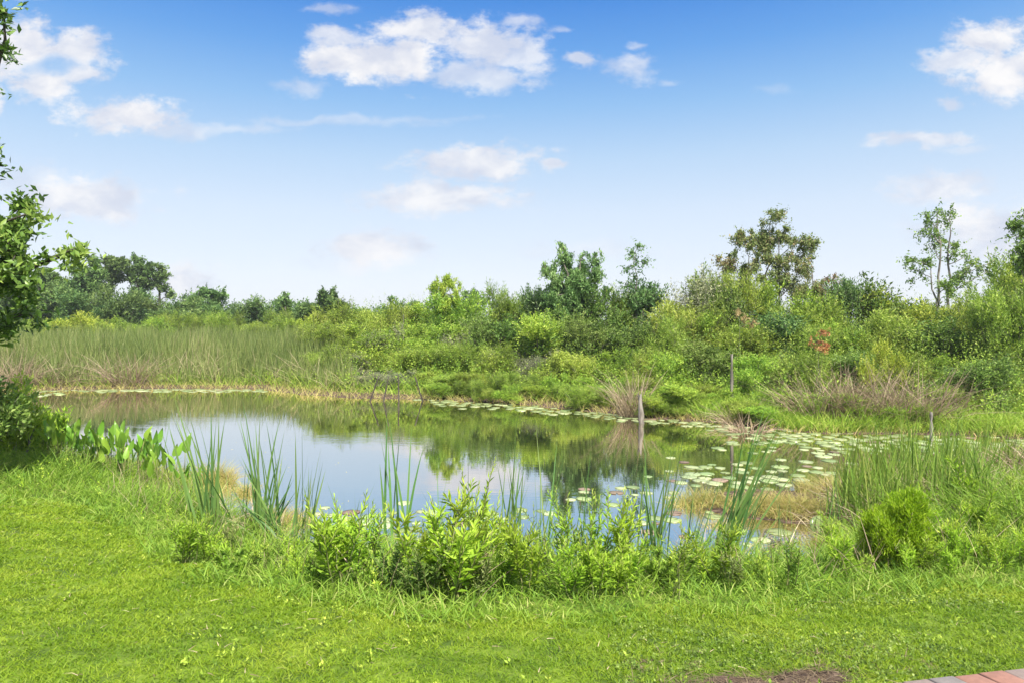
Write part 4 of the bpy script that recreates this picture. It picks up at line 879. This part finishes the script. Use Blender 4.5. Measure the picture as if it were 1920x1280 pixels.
# ------------------------------------------------------------------ leafy weeds of the near bank
def weed_mesh(seed, h=.6, n=6, spread=.5, kind='weed', LL=.07, WW=.22):
    g = np.random.default_rng(seed); lf = Buf(); st = Buf()
    for i in range(n):
        a = g.uniform(0, 2*PI); hh = h*g.uniform(.55, 1.05); e = np.array([math.cos(a)*spread*hh*g.uniform(.1, .8), math.sin(a)*spread*hh*g.uniform(.1, .8), hh]); s = np.array([g.normal(0, .03), g.normal(0, .03), -.03])
        p = limb(s, e, g, 9, .06, .3); tube(st, p, np.linspace(.005, .002, 9), 4)
        subs = [(p, 1.0)]
        for q in range(g.integers(1, 4)):
            j = g.integers(3, 7); aa = g.uniform(0, 2*PI); l2 = hh*g.uniform(.2, .35); e2 = p[j]+np.array([math.cos(aa)*l2*.6, math.sin(aa)*l2*.6, l2*.8]); p2 = limb(p[j], e2, g, 6, .05, .3); tube(st, p2, np.linspace(.003, .0015, 6), 3); subs.append((p2, .8))
        for pp, k in subs:
            m = int(32*k*(h/.6)**.5) if k == 1 else 16; t = np.linspace(.28 if k == 1 else .15, 1, m); ii = t*(len(pp)-1); i0 = np.minimum(ii.astype(int), len(pp)-2); fr = (ii-i0)[:, None]
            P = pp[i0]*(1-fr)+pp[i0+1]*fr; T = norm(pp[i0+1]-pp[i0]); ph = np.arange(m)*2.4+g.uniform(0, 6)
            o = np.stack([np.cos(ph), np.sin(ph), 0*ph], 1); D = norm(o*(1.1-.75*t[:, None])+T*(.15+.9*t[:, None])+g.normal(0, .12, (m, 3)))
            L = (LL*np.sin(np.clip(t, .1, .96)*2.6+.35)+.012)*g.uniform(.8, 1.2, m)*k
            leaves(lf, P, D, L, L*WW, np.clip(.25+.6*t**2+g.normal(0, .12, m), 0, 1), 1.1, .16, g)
    return mesh('weed_leaves', lf, M[kind]), mesh('weed_stems', st, M['stem'], True)
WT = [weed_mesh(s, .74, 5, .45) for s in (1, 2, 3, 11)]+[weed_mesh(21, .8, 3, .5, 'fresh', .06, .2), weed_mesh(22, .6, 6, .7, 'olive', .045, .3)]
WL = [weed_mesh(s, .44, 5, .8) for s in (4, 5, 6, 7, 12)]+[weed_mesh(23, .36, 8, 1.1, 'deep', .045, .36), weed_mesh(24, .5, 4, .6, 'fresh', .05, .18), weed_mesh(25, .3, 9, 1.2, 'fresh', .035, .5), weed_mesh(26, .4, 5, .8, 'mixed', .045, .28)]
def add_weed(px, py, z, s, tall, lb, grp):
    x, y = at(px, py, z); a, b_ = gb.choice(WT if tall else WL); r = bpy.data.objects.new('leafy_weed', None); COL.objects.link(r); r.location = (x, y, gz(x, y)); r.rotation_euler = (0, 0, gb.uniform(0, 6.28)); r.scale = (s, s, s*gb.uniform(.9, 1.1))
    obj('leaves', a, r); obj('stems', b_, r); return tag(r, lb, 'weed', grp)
WLM = [(395,'the left slanting cattail'), (570,'the narrow cattail'), (740,'the V shaped cattail'), (1021,'the pale dry stalk'), (1345,'the leaning reeds'), (1535,'the upturned pad'), (1682,'the lime shrub'), (1900,'the edge of the frame')]
ws = []
def wrow(x0, x1, step, py, z, s0, tall, row):
    px = x0
    while px < x1:
        if gb.random() < .07: px += step*1.5; continue
        s = s0*(.62+.75*float(vnoise(px/100, s0*7+z*3, .55)))
        ws.append([px, (py(px) if callable(py) else py)+gb.uniform(-24, 20), z, s*gb.uniform(.62, 1.25), tall, row]); px += step*1.3*gb.uniform(.5, 1.5)
fr = lambda px: ip(px, [(330,1050), (450,1080), (600,1110), (750,1140), (900,1160), (1100,1150), (1300,1125), (1500,1110), (1700,1095), (1960,1075)])
wrow(340, 620, 22, lambda p: fr(p)-8, .42, .8, False, 'front rank')
wrow(620, 900, 21, lambda p: fr(p)-10, .42, 1.05, False, 'front rank')
wrow(900, 1180, 24, lambda p: fr(p)-26, .42, .95, False, 'front rank')
wrow(1180, 1560, 25, lambda p: fr(p)-12, .42, .95, False, 'front rank')
wrow(1540, 1960, 22, lambda p: fr(p)-8, .42, .75, False, 'front rank')
wrow(380, 640, 30, lambda p: fr(p)-42, .3, .8, False, 'middle rank')
wrow(640, 880, 22, lambda p: fr(p)-50, .3, .95, False, 'middle rank')
wrow(870, 1190, 20, lambda p: fr(p)-48, .3, .86, True, 'middle rank')
wrow(875, 1170, 34, lambda p: fr(p)-62, .25, 1.12, True, 'tallest rank')
wrow(690, 860, 60, lambda p: fr(p)-62, .25, .7, True, 'tallest rank')
wrow(1200, 1500, 28, lambda p: fr(p)-45, .3, .56, True, 'middle rank')
wrow(1500, 1960, 32, lambda p: fr(p)-45, .3, .85, False, 'middle rank')
wrow(620, 880, 44, lambda p: fr(p)-85, .15, .55, False, 'waterside rank')
wrow(880, 1180, 26, lambda p: fr(p)-85, .15, .72, True, 'waterside rank')
wrow(1200, 1480, 50, lambda p: fr(p)-80, .15, .48, True, 'waterside rank')
wrow(1560, 1960, 60, lambda p: fr(p)-90, .15, .9, False, 'waterside rank')
cnt = {}
for w_ in sorted(ws, key=lambda w: min(abs(w[0]-l[0]) for l in WLM)):
    px, py, z, s, tall, row = w_; lm = min(WLM, key=lambda l: abs(px-l[0])); sd_ = 'left of' if px < lm[0] else 'right of'
    k = (lm[0], sd_, row); n = cnt.get(k, 0); cnt[k] = n+1
    add_weed(px, py, z, s, tall, f"{'tall' if tall else 'low'} narrow leafed weed in the {row}, {ORD[min(n,9)]} {sd_} {lm[1]}", 'leafy weeds on the near bank')
print('objects', len(bpy.data.objects), 'tris', sum(len(o.data.polygons) for o in bpy.data.objects if o.type == 'MESH'))

# ------------------------------------------------------------------ haze
import bmesh as _bm
hb = _bm.new(); _bm.ops.create_cube(hb, size=1); hm = bpy.data.meshes.new('haze'); hb.to_mesh(hm); hb.free()
ho = obj('haze', hm); tag(ho, kind='stuff'); ho.scale = (1500, 1400, 22); ho.location = (0, 560, 9.3)
m = bpy.data.materials.new('haze'); m.use_nodes = True; nt = m.node_tree; nt.nodes.clear(); o_ = nt.nodes.new('ShaderNodeOutputMaterial'); v_ = nt.nodes.new('ShaderNodeVolumePrincipled')
v_.inputs['Color'].default_value = (.90, .95, 1, 1); v_.inputs['Density'].default_value = .0005; v_.inputs['Anisotropy'].default_value = .2; nt.links.new(v_.outputs[0], o_.inputs['Volume']); hm.materials.append(m)
